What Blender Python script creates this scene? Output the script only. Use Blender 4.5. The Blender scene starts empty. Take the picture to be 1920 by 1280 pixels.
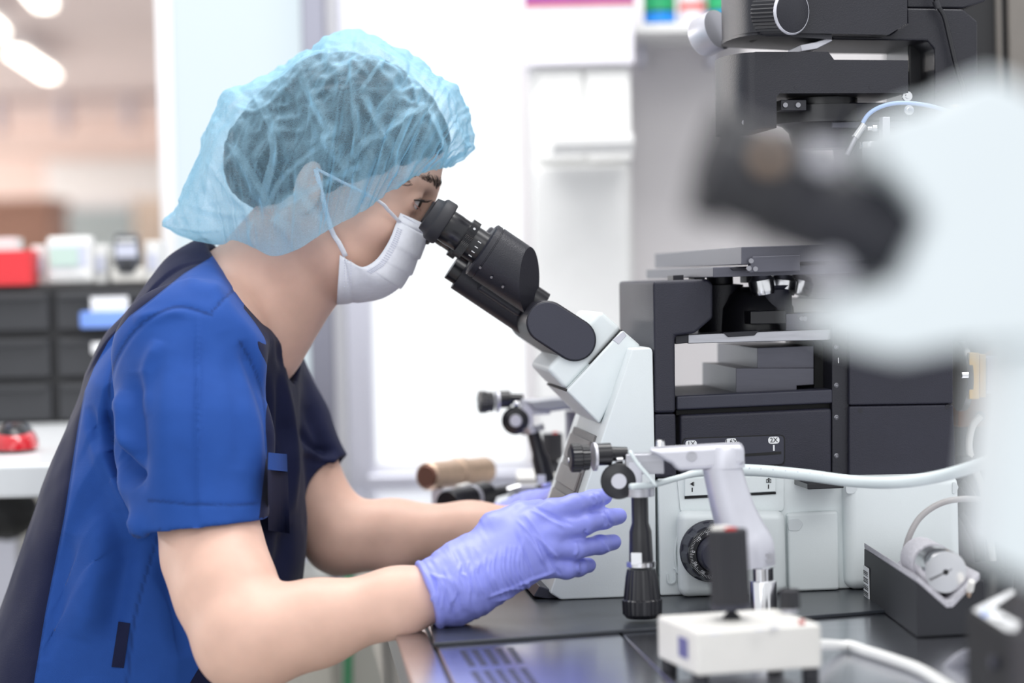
import bpy, bmesh, math, random
import numpy as np
from mathutils import Vector, Matrix

SC = bpy.context.scene
COL = SC.collection
random.seed(7)
RNG = np.random.default_rng(7)
PI = math.pi

# ------------------------------------------------------------------ camera
FPX = 85.0 / 36.0 * 1920.0
CAM_Z = 1.06
PITCH, ROLL = math.radians(1.5), math.radians(1.4)
_fw = np.array([0.0, math.cos(PITCH), -math.sin(PITCH)])
_u0 = np.array([0.0, math.sin(PITCH), math.cos(PITCH)])
_r0 = np.array([1.0, 0.0, 0.0])
_rt = _r0 * math.cos(ROLL) - _u0 * math.sin(ROLL)
_up = _u0 * math.cos(ROLL) + _r0 * math.sin(ROLL)
CAM = np.array([0.0, 0.0, CAM_Z])
cam_data = bpy.data.cameras.new('camera')
cam = bpy.data.objects.new('camera', cam_data)
COL.objects.link(cam)
m = Matrix.Identity(4)
for i in range(3):
    m[i][0], m[i][1], m[i][2], m[i][3] = _rt[i], _up[i], -_fw[i], CAM[i]
cam.matrix_world = m
cam_data.sensor_width = 36.0
cam_data.lens = 85.0
cam_data.clip_start, cam_data.clip_end = 0.05, 100.0
cam_data.dof.use_dof = True
cam_data.dof.focus_distance = 2.085
cam_data.dof.aperture_fstop = 3.2
SC.camera = cam

# ------------------------------------------------------------------ world, lamps, exposure
world = bpy.data.worlds.new('world')
SC.world = world
world.use_nodes = True
_bg = world.node_tree.nodes['Background']
_bg.inputs['Color'].default_value = (0.95, 0.975, 1.0, 1)
_bg.inputs['Strength'].default_value = 0.94
SC.view_settings.view_transform = 'Standard'
SC.view_settings.look = 'None'
SC.view_settings.gamma = 1.0
SC.view_settings.use_curve_mapping = False
SC.view_settings.exposure = 0.12
SC.cycles.use_denoising = True
SC.cycles.max_bounces = 8
SC.cycles.transparent_max_bounces = 24
SC.cycles.sample_clamp_indirect = 4.0


def area_light(name, loc, target, sx, sy, power, color=(1, 1, 1)):
    ld = bpy.data.lights.new(name, 'AREA')
    ld.shape = 'RECTANGLE'
    ld.size, ld.size_y, ld.energy, ld.color = sx, sy, power, color
    o = bpy.data.objects.new(name, ld)
    COL.objects.link(o)
    o.location = loc
    o.rotation_euler = (Vector(target) - Vector(loc)).to_track_quat('-Z', 'Y').to_euler()
    return o


# fill lights added out of view to brighten the figure and the back wall
area_light('camera_side_fill', (-0.7, -0.8, 1.75), (-0.2, 2.2, 1.0), 1.8, 1.2, 8, (0.97, 0.99, 1.0))  # added frontal fill from behind the camera, no real window
area_light('face_fill', (0.5, 0.6, 2.35), (-0.15, 2.15, 1.05), 1.6, 0.7, 9, (1.0, 0.985, 0.97))  # added fill aimed at the face, no real ceiling panel
area_light('back_wall_fill', (0.15, 2.45, 2.6), (0.3, 2.9, 0.6), 2.2, 0.6, 38, (1.0, 0.99, 0.98))  # added overhead fill for the bench and the back wall
# unseen area lights added to brighten the office beyond the partition
for k_, y_ in enumerate((6.0, 10.0, 14.0, 17.5)):
    area_light('office_fill', (-6.6, y_, 2.3), (-5.4, y_, 0), 3.0, 0.5, 150, (1.0, 0.96, 0.93))


# ------------------------------------------------------------------ geometry helpers
def ray(px, py):
    return _fw + _rt * ((px - 960.0) / FPX) + _up * ((640.0 - py) / FPX)


def P(px, py, d):
    """the point of the place seen at a pixel of the 1920x1280 photograph, d metres deep"""
    return CAM + ray(px, py) * d


def onz(px, py, z):
    r = ray(px, py)
    return CAM + r * ((z - CAM[2]) / r[2])


def onplane(px, py, p0, n):
    r = ray(px, py)
    t = np.dot(np.asarray(p0) - CAM, n) / np.dot(r, n)
    return CAM + r * t


def project(v):
    """pixel coordinates of an (N,3) array of points"""
    q = np.asarray(v) - CAM
    w = q @ _fw
    return np.stack([960 + FPX * (q @ _rt) / w, 640 - FPX * (q @ _up) / w], axis=1)


def unit(v):
    v = np.asarray(v, float)
    return v / np.linalg.norm(v)


ORIGIN = {}


def link(o):
    COL.objects.link(o)
    return o


def tag(o, label=None, cat=None, group=None, kind=None):
    if label: o['label'] = label
    if cat: o['category'] = cat
    if group: o['group'] = group
    if kind: o['kind'] = kind
    return o


def thing(name, loc, label, cat, group=None):
    o = link(bpy.data.objects.new(name, None))
    o.empty_display_size = 0.05
    o.location = tuple(float(c) for c in loc)
    ORIGIN[o.name] = np.array(loc, float)
    return tag(o, label, cat, group)


def mk(name, verts, faces, mat, parent=None, smooth=None, bevel=0, seg=2, label=None, attrs=None, at=None):
    """one mesh object; verts in world coordinates, stored relative to the thing's base"""
    verts = np.asarray(verts, dtype=float)
    if parent is not None:
        org = ORIGIN[parent.name]
    elif at is not None:
        org = np.asarray(at, float)
    else:
        org = np.zeros(3)
    me = bpy.data.meshes.new(name)
    v = verts - org
    me.from_pydata(v.tolist(), [], [list(map(int, f)) for f in faces]) if not isinstance(faces, np.ndarray) else _fast(me, v, faces)
    me.validate()
    if attrs:
        for k, a in attrs.items():
            at_ = me.attributes.new(k, 'FLOAT', 'POINT')
            at_.data.foreach_set('value', np.asarray(a, dtype=np.float32))
    if mat is not None:
        me.materials.append(mat)
    o = link(bpy.data.objects.new(name, me))
    ORIGIN[o.name] = org
    if parent is not None:
        o.parent = parent
    else:
        o.location = tuple(org)
    if smooth is None: smooth = 35
    bm = bmesh.new(); bm.from_mesh(me)
    bmesh.ops.recalc_face_normals(bm, faces=bm.faces)
    bm.to_mesh(me); bm.free()
    if smooth is True:
        me.polygons.foreach_set('use_smooth', [True] * len(me.polygons))
    elif smooth:
        me.polygons.foreach_set('use_smooth', [True] * len(me.polygons))
        if not bevel:
            me.set_sharp_from_angle(angle=math.radians(smooth))
    if bevel:
        b = o.modifiers.new('bevel', 'BEVEL')
        b.width, b.segments, b.limit_method, b.angle_limit = bevel, seg, 'ANGLE', math.radians(32)
        b.harden_normals = True
    if label: o['label'] = label
    return o


def _fast(me, v, f):
    n, k = f.shape
    me.vertices.add(len(v)); me.vertices.foreach_set('co', v.astype(np.float32).ravel())
    me.loops.add(n * k); me.loops.foreach_set('vertex_index', f.astype(np.int32).ravel())
    me.polygons.add(n)
    me.polygons.foreach_set('loop_start', np.arange(0, n * k, k, dtype=np.int32))
    me.polygons.foreach_set('loop_total', np.full(n, k, dtype=np.int32))
    me.update(calc_edges=True)


class MB:
    """collects simple solids that make up ONE part"""
    def __init__(self):
        self.v, self.f = [], []

    def add(self, v, f):
        b = len(self.v)
        self.v += [list(map(float, p)) for p in v]
        self.f += [[b + i for i in q] for q in f]
        return self

    def build(self, name, mat, parent=None, **kw):
        return mk(name, self.v, self.f, mat, parent, **kw)

    def box(self, c, size, axes=None):
        ax = np.eye(3) if axes is None else np.asarray(axes, float)
        c = np.asarray(c, float); h = np.asarray(size, float) / 2
        v = [c + ax[0] * h[0] * sx + ax[1] * h[1] * sy + ax[2] * h[2] * sz for sz in (-1, 1) for sy in (-1, 1) for sx in (-1, 1)]
        return self.add(v, [(0, 2, 3, 1), (4, 5, 7, 6), (0, 1, 5, 4), (2, 6, 7, 3), (0, 4, 6, 2), (1, 3, 7, 5)])

    def prism(self, pts, vec):
        pts = [np.asarray(p, float) for p in pts]; vec = np.asarray(vec, float); n = len(pts)
        v = pts + [p + vec for p in pts]
        f = [list(range(n))[::-1], list(range(n, 2 * n))] + [[i, (i + 1) % n, n + (i + 1) % n, n + i] for i in range(n)]
        return self.add(v, f)

    def lathe(self, a, axis, prof, n=40, close=True):
        """prof: list of (distance along axis, radius)"""
        a = np.asarray(a, float); w = unit(axis)
        t = np.array([0, 0, 1.0]) if abs(w[2]) < 0.9 else np.array([1.0, 0, 0])
        e1 = unit(np.cross(w, t)); e2 = np.cross(w, e1)
        v, f = [], []
        for s, r in prof:
            for k in range(n):
                q = 2 * PI * k / n
                v.append(a + w * s + (e1 * math.cos(q) + e2 * math.sin(q)) * max(r, 1e-5))
        for i in range(len(prof) - 1):
            for k in range(n):
                f.append([i * n + k, i * n + (k + 1) % n, (i + 1) * n + (k + 1) % n, (i + 1) * n + k])
        if close:
            f.append(list(range(n))[::-1]); f.append([(len(prof) - 1) * n + k for k in range(n)])
        return self.add(v, f)

    def cyl(self, a, b, r, n=32, r2=None):
        a = np.asarray(a, float); b = np.asarray(b, float)
        return self.lathe(a, b - a, [(0, r), (np.linalg.norm(b - a), r if r2 is None else r2)], n)

    def tube(self, pts, r, n=10, flat=1.0, side=None):
        pts = [np.asarray(p, float) for p in pts]
        rs = r if hasattr(r, '__len__') else [r] * len(pts)
        v, f = [], []
        prev = None
        for i, p in enumerate(pts):
            t = unit(pts[min(i + 1, len(pts) - 1)] - pts[max(i - 1, 0)])
            if prev is None:
                s = np.asarray(side, float) if side is not None else (np.array([0, 0, 1.0]) if abs(t[2]) < 0.9 else np.array([0, 1.0, 0]))
            else:
                s = prev
            e1 = unit(s - t * np.dot(s, t)); e2 = np.cross(t, e1); prev = e1
            for k in range(n):
                q = 2 * PI * k / n
                v.append(p + (e1 * math.cos(q) + e2 * math.sin(q) * flat) * rs[i])
        for i in range(len(pts) - 1):
            for k in range(n):
                f.append([i * n + k, i * n + (k + 1) % n, (i + 1) * n + (k + 1) % n, (i + 1) * n + k])
        f.append(list(range(n))[::-1]); f.append([(len(pts) - 1) * n + k for k in range(n)])
        return self.add(v, f)


def spline(pts, n):
    """Catmull-Rom through points (any dimension), n samples, chord-length parameter"""
    p = np.asarray(pts, float)
    if p.ndim == 1: p = p[:, None]
    q = np.vstack([2 * p[0] - p[1], p, 2 * p[-1] - p[-2]])
    m_ = len(p) - 1
    out = []
    for t in np.linspace(0, m_, n):
        i = min(int(t), m_ - 1); u = t - i
        a, b, c, d = q[i], q[i + 1], q[i + 2], q[i + 3]
        out.append(0.5 * ((2 * b) + (c - a) * u + (2 * a - 5 * b + 4 * c - d) * u * u + (3 * b - a - 3 * c + d) * u ** 3))
    return np.array(out)


def copy_tree(o, parent=None):
    c = o.copy(); link(c); c.parent = parent
    ORIGIN[c.name] = ORIGIN.get(o.name, np.zeros(3))
    for ch in list(o.children):
        copy_tree(ch, c)
    return c


def rounded(poly, r, n=5):
    """round the corners of a 2-D polygon; r scalar or per corner"""
    poly = [np.asarray(p, float) for p in poly]; out = []
    for i, p in enumerate(poly):
        rr = r[i] if hasattr(r, '__len__') else r
        a = unit(poly[i - 1] - p); b = unit(poly[(i + 1) % len(poly)] - p)
        cosb = np.clip(np.dot(a, b), -0.999, 0.999); half = math.acos(cosb) / 2
        L = min(rr / math.tan(half), 0.49 * np.linalg.norm(poly[i - 1] - p), 0.49 * np.linalg.norm(poly[(i + 1) % len(poly)] - p))
        if rr <= 0: out.append(p); continue
        s, e = p + a * L, p + b * L
        for k in range(n + 1):
            t = k / n
            out.append((1 - t) ** 2 * s + 2 * t * (1 - t) * p + t * t * e)
    return out


# ------------------------------------------------------------------ materials
def mat(name, base, rough=0.5, metal=0.0, vary=0.04, scale=30.0, bump=0.0, bscale=400.0, spec=0.5, coat=0.0, emit=None, estr=0.0, trans=0.0, sss=0.0, aniso=None):
    mt = bpy.data.materials.new(name); mt.use_nodes = True
    nt = mt.node_tree; bs = nt.nodes['Principled BSDF']
    tc = nt.nodes.new('ShaderNodeTexCoord')
    nz = nt.nodes.new('ShaderNodeTexNoise'); nz.inputs['Scale'].default_value = scale; nz.inputs['Detail'].default_value = 4
    src = tc.outputs['Object']
    if aniso is not None:
        mp = nt.nodes.new('ShaderNodeMapping'); mp.inputs['Scale'].default_value = aniso
        nt.links.new(src, mp.inputs['Vector']); src = mp.outputs['Vector']
    nt.links.new(src, nz.inputs['Vector'])
    rp = nt.nodes.new('ShaderNodeValToRGB')
    c = np.array(base[:3], float)
    rp.color_ramp.elements[0].position, rp.color_ramp.elements[1].position = 0.3, 0.7
    rp.color_ramp.elements[0].color = (*np.clip(c * (1 - vary), 0, 1), 1)
    rp.color_ramp.elements[1].color = (*np.clip(c * (1 + vary), 0, 1), 1)
    nt.links.new(nz.outputs['Fac'], rp.inputs['Fac'])
    nt.links.new(rp.outputs['Color'], bs.inputs['Base Color'])
    bs.inputs['Roughness'].default_value = rough
    bs.inputs['Metallic'].default_value = metal
    bs.inputs['Specular IOR Level'].default_value = spec
    bs.inputs['Coat Weight'].default_value = coat
    bs.inputs['Transmission Weight'].default_value = trans
    if sss:
        bs.inputs['Subsurface Weight'].default_value = sss
        bs.inputs['Subsurface Radius'].default_value = (1.0, 0.35, 0.2)
        bs.inputs['Subsurface Scale'].default_value = 0.008
    if emit is not None:
        bs.inputs['Emission Color'].default_value = (*emit, 1); bs.inputs['Emission Strength'].default_value = estr
    if bump:
        n2 = nt.nodes.new('ShaderNodeTexNoise'); n2.inputs['Scale'].default_value = bscale; n2.inputs['Detail'].default_value = 2
        nt.links.new(src, n2.inputs['Vector'])
        bp = nt.nodes.new('ShaderNodeBump'); bp.inputs['Strength'].default_value = bump; bp.inputs['Distance'].default_value = 0.001
        nt.links.new(n2.outputs['Fac'], bp.inputs['Height']); nt.links.new(bp.outputs['Normal'], bs.inputs['Normal'])
    return mt


def hexc(r, g, b):
    f = lambda c: (c / 255 / 12.92) if c / 255 <= 0.04045 else ((c / 255 + 0.055) / 1.055) ** 2.4
    return (f(r), f(g), f(b))


M = {}
M['black'] = mat('black_paint', (0.013, 0.013, 0.021), 0.42, bump=0.25, bscale=900, vary=0.08)
M['black_side'] = mat('black_crackle_paint', (0.017, 0.017, 0.031), 0.5, bump=0.35, bscale=1100, vary=0.08)
M['black_gloss'] = mat('black_anodised', (0.012, 0.012, 0.016), 0.28)
M['rubber'] = mat('black_rubber', (0.022, 0.022, 0.028), 0.6)
M['charcoal'] = mat('charcoal_plastic', (0.032, 0.033, 0.052), 0.45, bump=0.15, bscale=700)
M['white_scope'] = mat('white_enamel', (0.78, 0.83, 0.84), 0.38, vary=0.01, bump=0.06, bscale=900)
M['white_plain'] = mat('white_plastic', (0.8, 0.8, 0.79), 0.45, vary=0.015)
M['cream'] = mat('cream_enamel', (0.78, 0.76, 0.72), 0.4, vary=0.02)
M['chrome'] = mat('polished_steel', (0.75, 0.75, 0.77), 0.18, metal=1.0)
M['alu'] = mat('satin_aluminium', (0.62, 0.62, 0.68), 0.42, metal=0.55, bump=0.05, bscale=600)
M['brushed'] = mat('brushed_aluminium', (0.5, 0.5, 0.54), 0.35, metal=0.9, vary=0.08, scale=8, aniso=(1, 40, 40))
M['red'] = mat('red_plastic', (0.5, 0.02, 0.02), 0.4)
M['dark_metal'] = mat('dark_anodised_block', (0.10, 0.10, 0.125), 0.36, metal=0.4, vary=0.05, aniso=(4, 60, 60), scale=6)
# ------------------------------------------------------------------ implicit surfaces for soft bodies
def smin(a, b, k):
    if k <= 0: return np.minimum(a, b)
    h = np.maximum(k - np.abs(a - b), 0) / k
    return np.minimum(a, b) - h * h * k * 0.25


class Vox:
    def __init__(self, lo, hi, h):
        self.lo = np.asarray(lo, float); self.h = h
        self.n = np.ceil((np.asarray(hi, float) - self.lo) / h).astype(int) + 1
        self.f = np.full(self.n, 0.5, dtype=np.float32)
        self.ax = [(self.lo[i] + h * np.arange(self.n[i])).astype(np.float32) for i in range(3)]

    def region(self, lo, hi):
        s = []
        for i in range(3):
            a = max(0, int(math.floor((lo[i] - self.lo[i]) / self.h))); b = min(self.n[i], int(math.ceil((hi[i] - self.lo[i]) / self.h)) + 1)
            if b <= a: return None
            s.append(slice(a, b))
        return tuple(s)

    def op(self, fn, lo, hi, k=0.0, mode='add'):
        pad = k + 3 * self.h
        s = self.region(np.asarray(lo) - pad, np.asarray(hi) + pad)
        if s is None: return
        X = self.ax[0][s[0]][:, None, None]; Y = self.ax[1][s[1]][None, :, None]; Z = self.ax[2][s[2]][None, None, :]
        g = fn(X, Y, Z)
        if mode == 'add': self.f[s] = smin(self.f[s], g, k)
        elif mode == 'sub': self.f[s] = -smin(-self.f[s], g, k)
        elif mode == 'and': self.f[s] = -smin(-self.f[s], -g, k)

    def cone(self, a, b, ra, rb, k=0.01, mode='add', flat=None):
        a = np.asarray(a, float); b = np.asarray(b, float); ba = b - a; L2 = float(ba @ ba)

        def fn(X, Y, Z):
            x, y, z = X - a[0], Y - a[1], Z - a[2]
            t = np.clip((x * ba[0] + y * ba[1] + z * ba[2]) / L2, 0, 1)
            x, y, z = x - t * ba[0], y - t * ba[1], z - t * ba[2]
            if flat is not None:          # flat = (direction, factor): section squeezed along a direction
                w, fac = flat
                q = x * w[0] + y * w[1] + z * w[2]
                d2 = x * x + y * y + z * z + q * q * (1 / fac ** 2 - 1)
            else:
                d2 = x * x + y * y + z * z
            return np.sqrt(d2) - (ra + (rb - ra) * t)
        r = max(ra, rb)
        self.op(fn, np.minimum(a, b) - r, np.maximum(a, b) + r, k, mode)

    def chain(self, pts, rs, k=0.004, mode='add'):
        for i in range(len(pts) - 1):
            self.cone(pts[i], pts[i + 1], rs[i], rs[i + 1], k, mode)

    def ell(self, c, axes, r, k=0.01, mode='add'):
        c = np.asarray(c, float); A = np.asarray(axes, float); r = np.asarray(r, float)

        def fn(X, Y, Z):
            x, y, z = X - c[0], Y - c[1], Z - c[2]
            q = [x * A[i][0] + y * A[i][1] + z * A[i][2] for i in range(3)]
            k0 = np.sqrt(sum((q[i] / r[i]) ** 2 for i in range(3)))
            k1 = np.sqrt(sum((q[i] / r[i] ** 2) ** 2 for i in range(3))) + 1e-6
            return k0 * (k0 - 1) / k1
        ext = np.sqrt(((A * r[:, None]) ** 2).sum(0))
        self.op(fn, c - ext, c + ext, k, mode)

    def half(self, p, n, lo=None, hi=None, k=0.0):
        """keep the side the normal points away from"""
        p = np.asarray(p, float); n = unit(n)
        fn = lambda X, Y, Z: (X - p[0]) * n[0] + (Y - p[1]) * n[1] + (Z - p[2]) * n[2]
        self.op(fn, self.lo if lo is None else lo, self.lo + self.h * self.n if hi is None else hi, k, 'and')

    def mesh(self, smooth=2):
        f = self.f; h = self.h
        s = f < 0
        n = np.array(f.shape)
        cs = np.zeros(n - 1, dtype=np.int8)
        for dx in (0, 1):
            for dy in (0, 1):
                for dz in (0, 1):
                    cs += s[dx:n[0] - 1 + dx, dy:n[1] - 1 + dy, dz:n[2] - 1 + dz]
        act = np.argwhere((cs > 0) & (cs < 8))
        idx = np.full(n - 1, -1, dtype=np.int32)
        idx[act[:, 0], act[:, 1], act[:, 2]] = np.arange(len(act))
        acc = np.zeros((len(act), 3)); cnt = np.zeros(len(act))
        corners = [(0, 0, 0), (1, 0, 0), (0, 1, 0), (1, 1, 0), (0, 0, 1), (1, 0, 1), (0, 1, 1), (1, 1, 1)]
        val = [f[act[:, 0] + c[0], act[:, 1] + c[1], act[:, 2] + c[2]] for c in corners]
        for a in range(8):
            for b in range(a + 1, 8):
                d = np.array(corners[b]) - np.array(corners[a])
                if np.abs(d).sum() != 1: continue
                mk_ = (val[a] < 0) != (val[b] < 0)
                t = val[a][mk_] / (val[a][mk_] - val[b][mk_])
                acc[mk_] += np.array(corners[a]) + t[:, None] * d
                cnt[mk_] += 1
        v = self.lo + h * (act + acc / cnt[:, None])
        quads = []
        for axis in range(3):
            o1, o2 = [(1, 2), (2, 0), (0, 1)][axis]
            sl0 = [slice(None)] * 3; sl1 = [slice(None)] * 3
            sl0[axis] = slice(0, n[axis] - 1); sl1[axis] = slice(1, n[axis])
            e = s[tuple(sl0)] != s[tuple(sl1)]
            E = np.argwhere(e)
            ok = (E[:, o1] >= 1) & (E[:, o1] < n[o1] - 1) & (E[:, o2] >= 1) & (E[:, o2] < n[o2] - 1)
            E = E[ok]
            inside0 = s[E[:, 0], E[:, 1], E[:, 2]]
            q = []
            for (a1, a2) in ((1, 1), (0, 1), (0, 0), (1, 0)):
                C = E.copy(); C[:, o1] -= a1; C[:, o2] -= a2
                q.append(idx[C[:, 0], C[:, 1], C[:, 2]])
            q = np.stack(q, 1)
            q[~inside0] = q[~inside0][:, ::-1]
            quads.append(q)
        Q = np.concatenate(quads)
        Q = Q[(Q >= 0).all(1)]
        for _ in range(smooth):
            v = laplace(v, Q)
        return v, Q


def laplace(v, Q, lam=0.5):
    s = np.zeros_like(v); c = np.zeros(len(v))
    for a, b in ((0, 1), (1, 2), (2, 3), (3, 0)):
        for i in range(3):
            s[:, i] += np.bincount(Q[:, a], v[Q[:, b], i], len(v)) + np.bincount(Q[:, b], v[Q[:, a], i], len(v))
        c += np.bincount(Q[:, a], minlength=len(v)) + np.bincount(Q[:, b], minlength=len(v))
    return v * (1 - lam) + lam * s / np.maximum(c, 1)[:, None]


def normals(v, Q):
    fn = np.cross(v[Q[:, 2]] - v[Q[:, 0]], v[Q[:, 3]] - v[Q[:, 1]])
    n = np.zeros_like(v)
    for a in range(4):
        for i in range(3):
            n[:, i] += np.bincount(Q[:, a], fn[:, i], len(v))
    return n / (np.linalg.norm(n, axis=1)[:, None] + 1e-12)


def polydist(p, line):
    """distance of 2-D points to a polyline, signed side of the nearest segment (positive = left of travel in image axes)"""
    line = np.asarray(line, float)
    best = np.full(len(p), 1e9); sg = np.zeros(len(p)); tt = np.zeros(len(p))
    nseg = len(line) - 1
    for i in range(nseg):
        a, b = line[i], line[i + 1]; ab = b - a
        t = ((p - a) @ ab) / (ab @ ab)
        lo = -1e9 if i == 0 else 0.0; hi = 1e9 if i == nseg - 1 else 1.0
        tc = np.clip(t, 0, 1)
        d = np.linalg.norm(p - (a + tc[:, None] * ab), axis=1)
        te = np.clip(t, lo, hi)
        de = np.linalg.norm(p - (a + te[:, None] * ab), axis=1)
        side = np.sign(ab[0] * (p[:, 1] - a[1]) - ab[1] * (p[:, 0] - a[0]))
        up = d < best
        best = np.where(up, d, best); sg = np.where(up, side, sg); tt = np.where(up, (i + tc) / nseg, tt)
    return best, sg, tt


def strokes(v, Q, lines, facing=True, sharp=False):
    """press creases (negative) and raise folds (positive) along lines: (points, half width in px, height in m)"""
    nrm = normals(v, Q)
    uv = project(v)
    view = CAM - v; view /= np.linalg.norm(view, axis=1)[:, None]
    wgt = np.clip((nrm * view).sum(1) * 3 + 0.3, 0, 1) if facing else 1.0
    disp = np.zeros(len(v))
    for ln, w, amp in lines:
        if len(ln) > 2: ln = spline(ln, 4 * len(ln))
        d, _, t = polydist(uv, ln)
        taper = np.clip(np.minimum(t, 1 - t) * 5, 0, 1) ** 0.7
        disp += amp * (np.exp(-d / (0.75 * w)) if sharp else np.exp(-(d / w) ** 2)) * (0.12 + 0.88 * taper)
    return v + nrm * (disp * wgt)[:, None]


def vnoise(p, seed=0):
    """smooth value noise of (N,3) points"""
    r = np.random.default_rng(seed).random(4096).astype(np.float64)
    i = np.floor(p).astype(np.int64); f = p - i; f = f * f * (3 - 2 * f)
    out = np.zeros(len(p))
    for dx in (0, 1):
        for dy in (0, 1):
            for dz in (0, 1):
                hsh = ((i[:, 0] + dx) * 73856093 ^ (i[:, 1] + dy) * 19349663 ^ (i[:, 2] + dz) * 83492791) & 4095
                w = (f[:, 0] if dx else 1 - f[:, 0]) * (f[:, 1] if dy else 1 - f[:, 1]) * (f[:, 2] if dz else 1 - f[:, 2])
                out += w * r[hsh]
    return out * 2 - 1
# ------------------------------------------------------------------ the room
BZ = 0.777                                            # bench top
WD = 3.45                                             # depth of the glazed partition
M['floor'] = mat('grey_vinyl_floor', (0.52, 0.52, 0.50), 0.35, vary=0.05, scale=6)
M['wall'] = mat('wall_paint', (0.86, 0.83, 0.84), 0.7, vary=0.02, scale=5)
M['wall_low'] = mat('cream_wall_panel', (0.62, 0.61, 0.56), 0.6, vary=0.03, scale=5)
M['wall_pink'] = mat('far_wall_paint', (0.80, 0.64, 0.58), 0.7, vary=0.04, scale=3)
M['ceiling'] = mat('ceiling_tile', (0.80, 0.72, 0.72), 0.8, vary=0.03, scale=3)
M['lamp'] = mat('lamp_diffuser', (0.9, 0.88, 0.84), 0.5, emit=(1.0, 0.93, 0.82), estr=6.0)
M['pane_cyan'] = mat('frosted_pane', (0.12, 0.13, 0.14), 0.35, vary=0.01, emit=(0.80, 0.925, 0.985), estr=0.72)
M['pane_white'] = mat('daylit_frosted_pane', (0.3, 0.31, 0.31), 0.35, vary=0.01, emit=(0.965, 0.99, 1.0), estr=0.86)
M['frame_grey'] = mat('grey_anodised_frame', (0.30, 0.30, 0.36), 0.3, metal=0.7, vary=0.06, aniso=(60, 60, 1), scale=4)
M['frame_light'] = mat('pale_anodised_frame', (0.62, 0.62, 0.70), 0.32, metal=0.55, vary=0.05, aniso=(60, 60, 1), scale=4)
M['frame_white'] = mat('white_frame', (0.82, 0.82, 0.84), 0.45, vary=0.01)
M['table_top'] = mat('white_laminate', (0.82, 0.84, 0.86), 0.25, vary=0.015)
M['steel'] = mat('brushed_stainless_steel', (0.60, 0.61, 0.66), 0.20, metal=1.0, vary=0.10, scale=7, aniso=(3, 40, 3))
M['mat_black'] = mat('dark_grey_bench_mat', (0.030, 0.034, 0.042), 0.30, vary=0.05, bump=0.05, bscale=600)
M['apron'] = mat('beige_bench_apron', (0.58, 0.55, 0.49), 0.5, vary=0.05, aniso=(50, 50, 4), scale=3)
M['dark_gap'] = mat('gap_black', (0.008, 0.008, 0.010), 0.5)
M['drawer'] = mat('black_drawer_plastic', (0.030, 0.031, 0.036), 0.45)
M['drawer_dark'] = mat('black_cabinet_plastic', (0.010, 0.010, 0.012), 0.5)


def pxbox(name, x0, x1, y0, y1, d, depth, mtl, parent=None, **kw):
    """a box whose front face fills a rectangle of the view at depth d; upright, square to the room"""
    a, b = P(x0, (y0 + y1) / 2, d), P(x1, (y0 + y1) / 2, d)
    zt, zb = P((x0 + x1) / 2, y0, d)[2], P((x0 + x1) / 2, y1, d)[2]
    mb = MB().box(((a[0] + b[0]) / 2, a[1] + depth / 2, (zt + zb) / 2), (b[0] - a[0], depth, zt - zb))
    return mb.build(name, mtl, parent, **kw)


def structure(o):
    o['kind'] = 'structure'
    return o


structure(mk('floor', [(-9, -0.5, 0), (4, -0.5, 0), (4, 20, 0), (-9, 20, 0)], [(0, 1, 2, 3)], M['floor']))
# glazed partition
structure(pxbox('wall_partition_low', -700, 1900, 893, 1900, WD, 0.06, M['wall_low']))
w2 = structure(pxbox('window_2', 326, 574, -250, 893, WD, 0.012, M['pane_cyan']))
w3 = structure(pxbox('window_3', 690, 985, -250, 880, WD, 0.012, M['pane_white']))
f3 = pxbox('window_frame', 326, 574, 872, 893, WD - 0.012, 0.05, M['frame_white'], w2)
pxbox('window_frame', 692, 990, 866, 886, WD - 0.012, 0.05, M['frame_white'], w3)
pxbox('window_frame', 300, 327, -250, 893, WD - 0.015, 0.06, M['frame_white'], w2)
tr = structure(pxbox('trim_1', 574, 620, -260, 1100, WD - 0.06, 0.09, M['frame_grey'], bevel=0.004))
structure(pxbox('trim_2', 620, 642, -260, 1100, WD - 0.035, 0.05, M['frame_white']))
structure(pxbox('trim_3', 642, 692, -260, 1100, WD - 0.06, 0.09, M['frame_light'], bevel=0.004))
structure(pxbox('trim_4', 690, 1010, 886, 960, WD - 0.10, 0.10, M['frame_light'], bevel=0.004))
# the office seen through the opening on the left
structure(mk('ceiling', [(-9, WD + 0.3, 2.4), (0.3, WD + 0.3, 2.4), (0.3, 20, 2.4), (-9, 20, 2.4), (-9, WD + 0.3, 2.46), (0.3, WD + 0.3, 2.46), (0.3, 20, 2.46), (-9, 20, 2.46)],
             [(0, 1, 2, 3), (4, 7, 6, 5), (0, 4, 5, 1), (1, 5, 6, 2), (2, 6, 7, 3), (3, 7, 4, 0)], M['ceiling']))
structure(MB().box((-4.4, 19.0, 1.2), (9.4, 0.1, 2.4)).build('wall_far', M['wall_pink']))
structure(MB().box((-0.2, 12.0, 1.2), (0.1, 14, 2.4)).build('wall_office_side', M['wall']))


def lamp(p0, p1, wd, label):
    p0, p1 = np.array(p0), np.array(p1)
    t = thing('ceiling_lamp', (p0 + p1) / 2, label, 'lamp', 'ceiling lamps in the office')
    ax = unit(p1 - p0); sd = np.cross(ax, [0, 0, 1.0])
    MB().box((p0 + p1) / 2 + np.array([0, 0, -0.03]), (np.linalg.norm(p1 - p0) + 0.06, wd + 0.06, 0.05), axes=[ax, sd, (0, 0, 1)]).build('lamp_housing', M['frame_white'], t)
    MB().box((p0 + p1) / 2 + np.array([0, 0, -0.065]), (np.linalg.norm(p1 - p0), wd, 0.02), axes=[ax, sd, (0, 0, 1)]).build('diffuser', M['lamp'], t, bevel=0.004)


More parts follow.
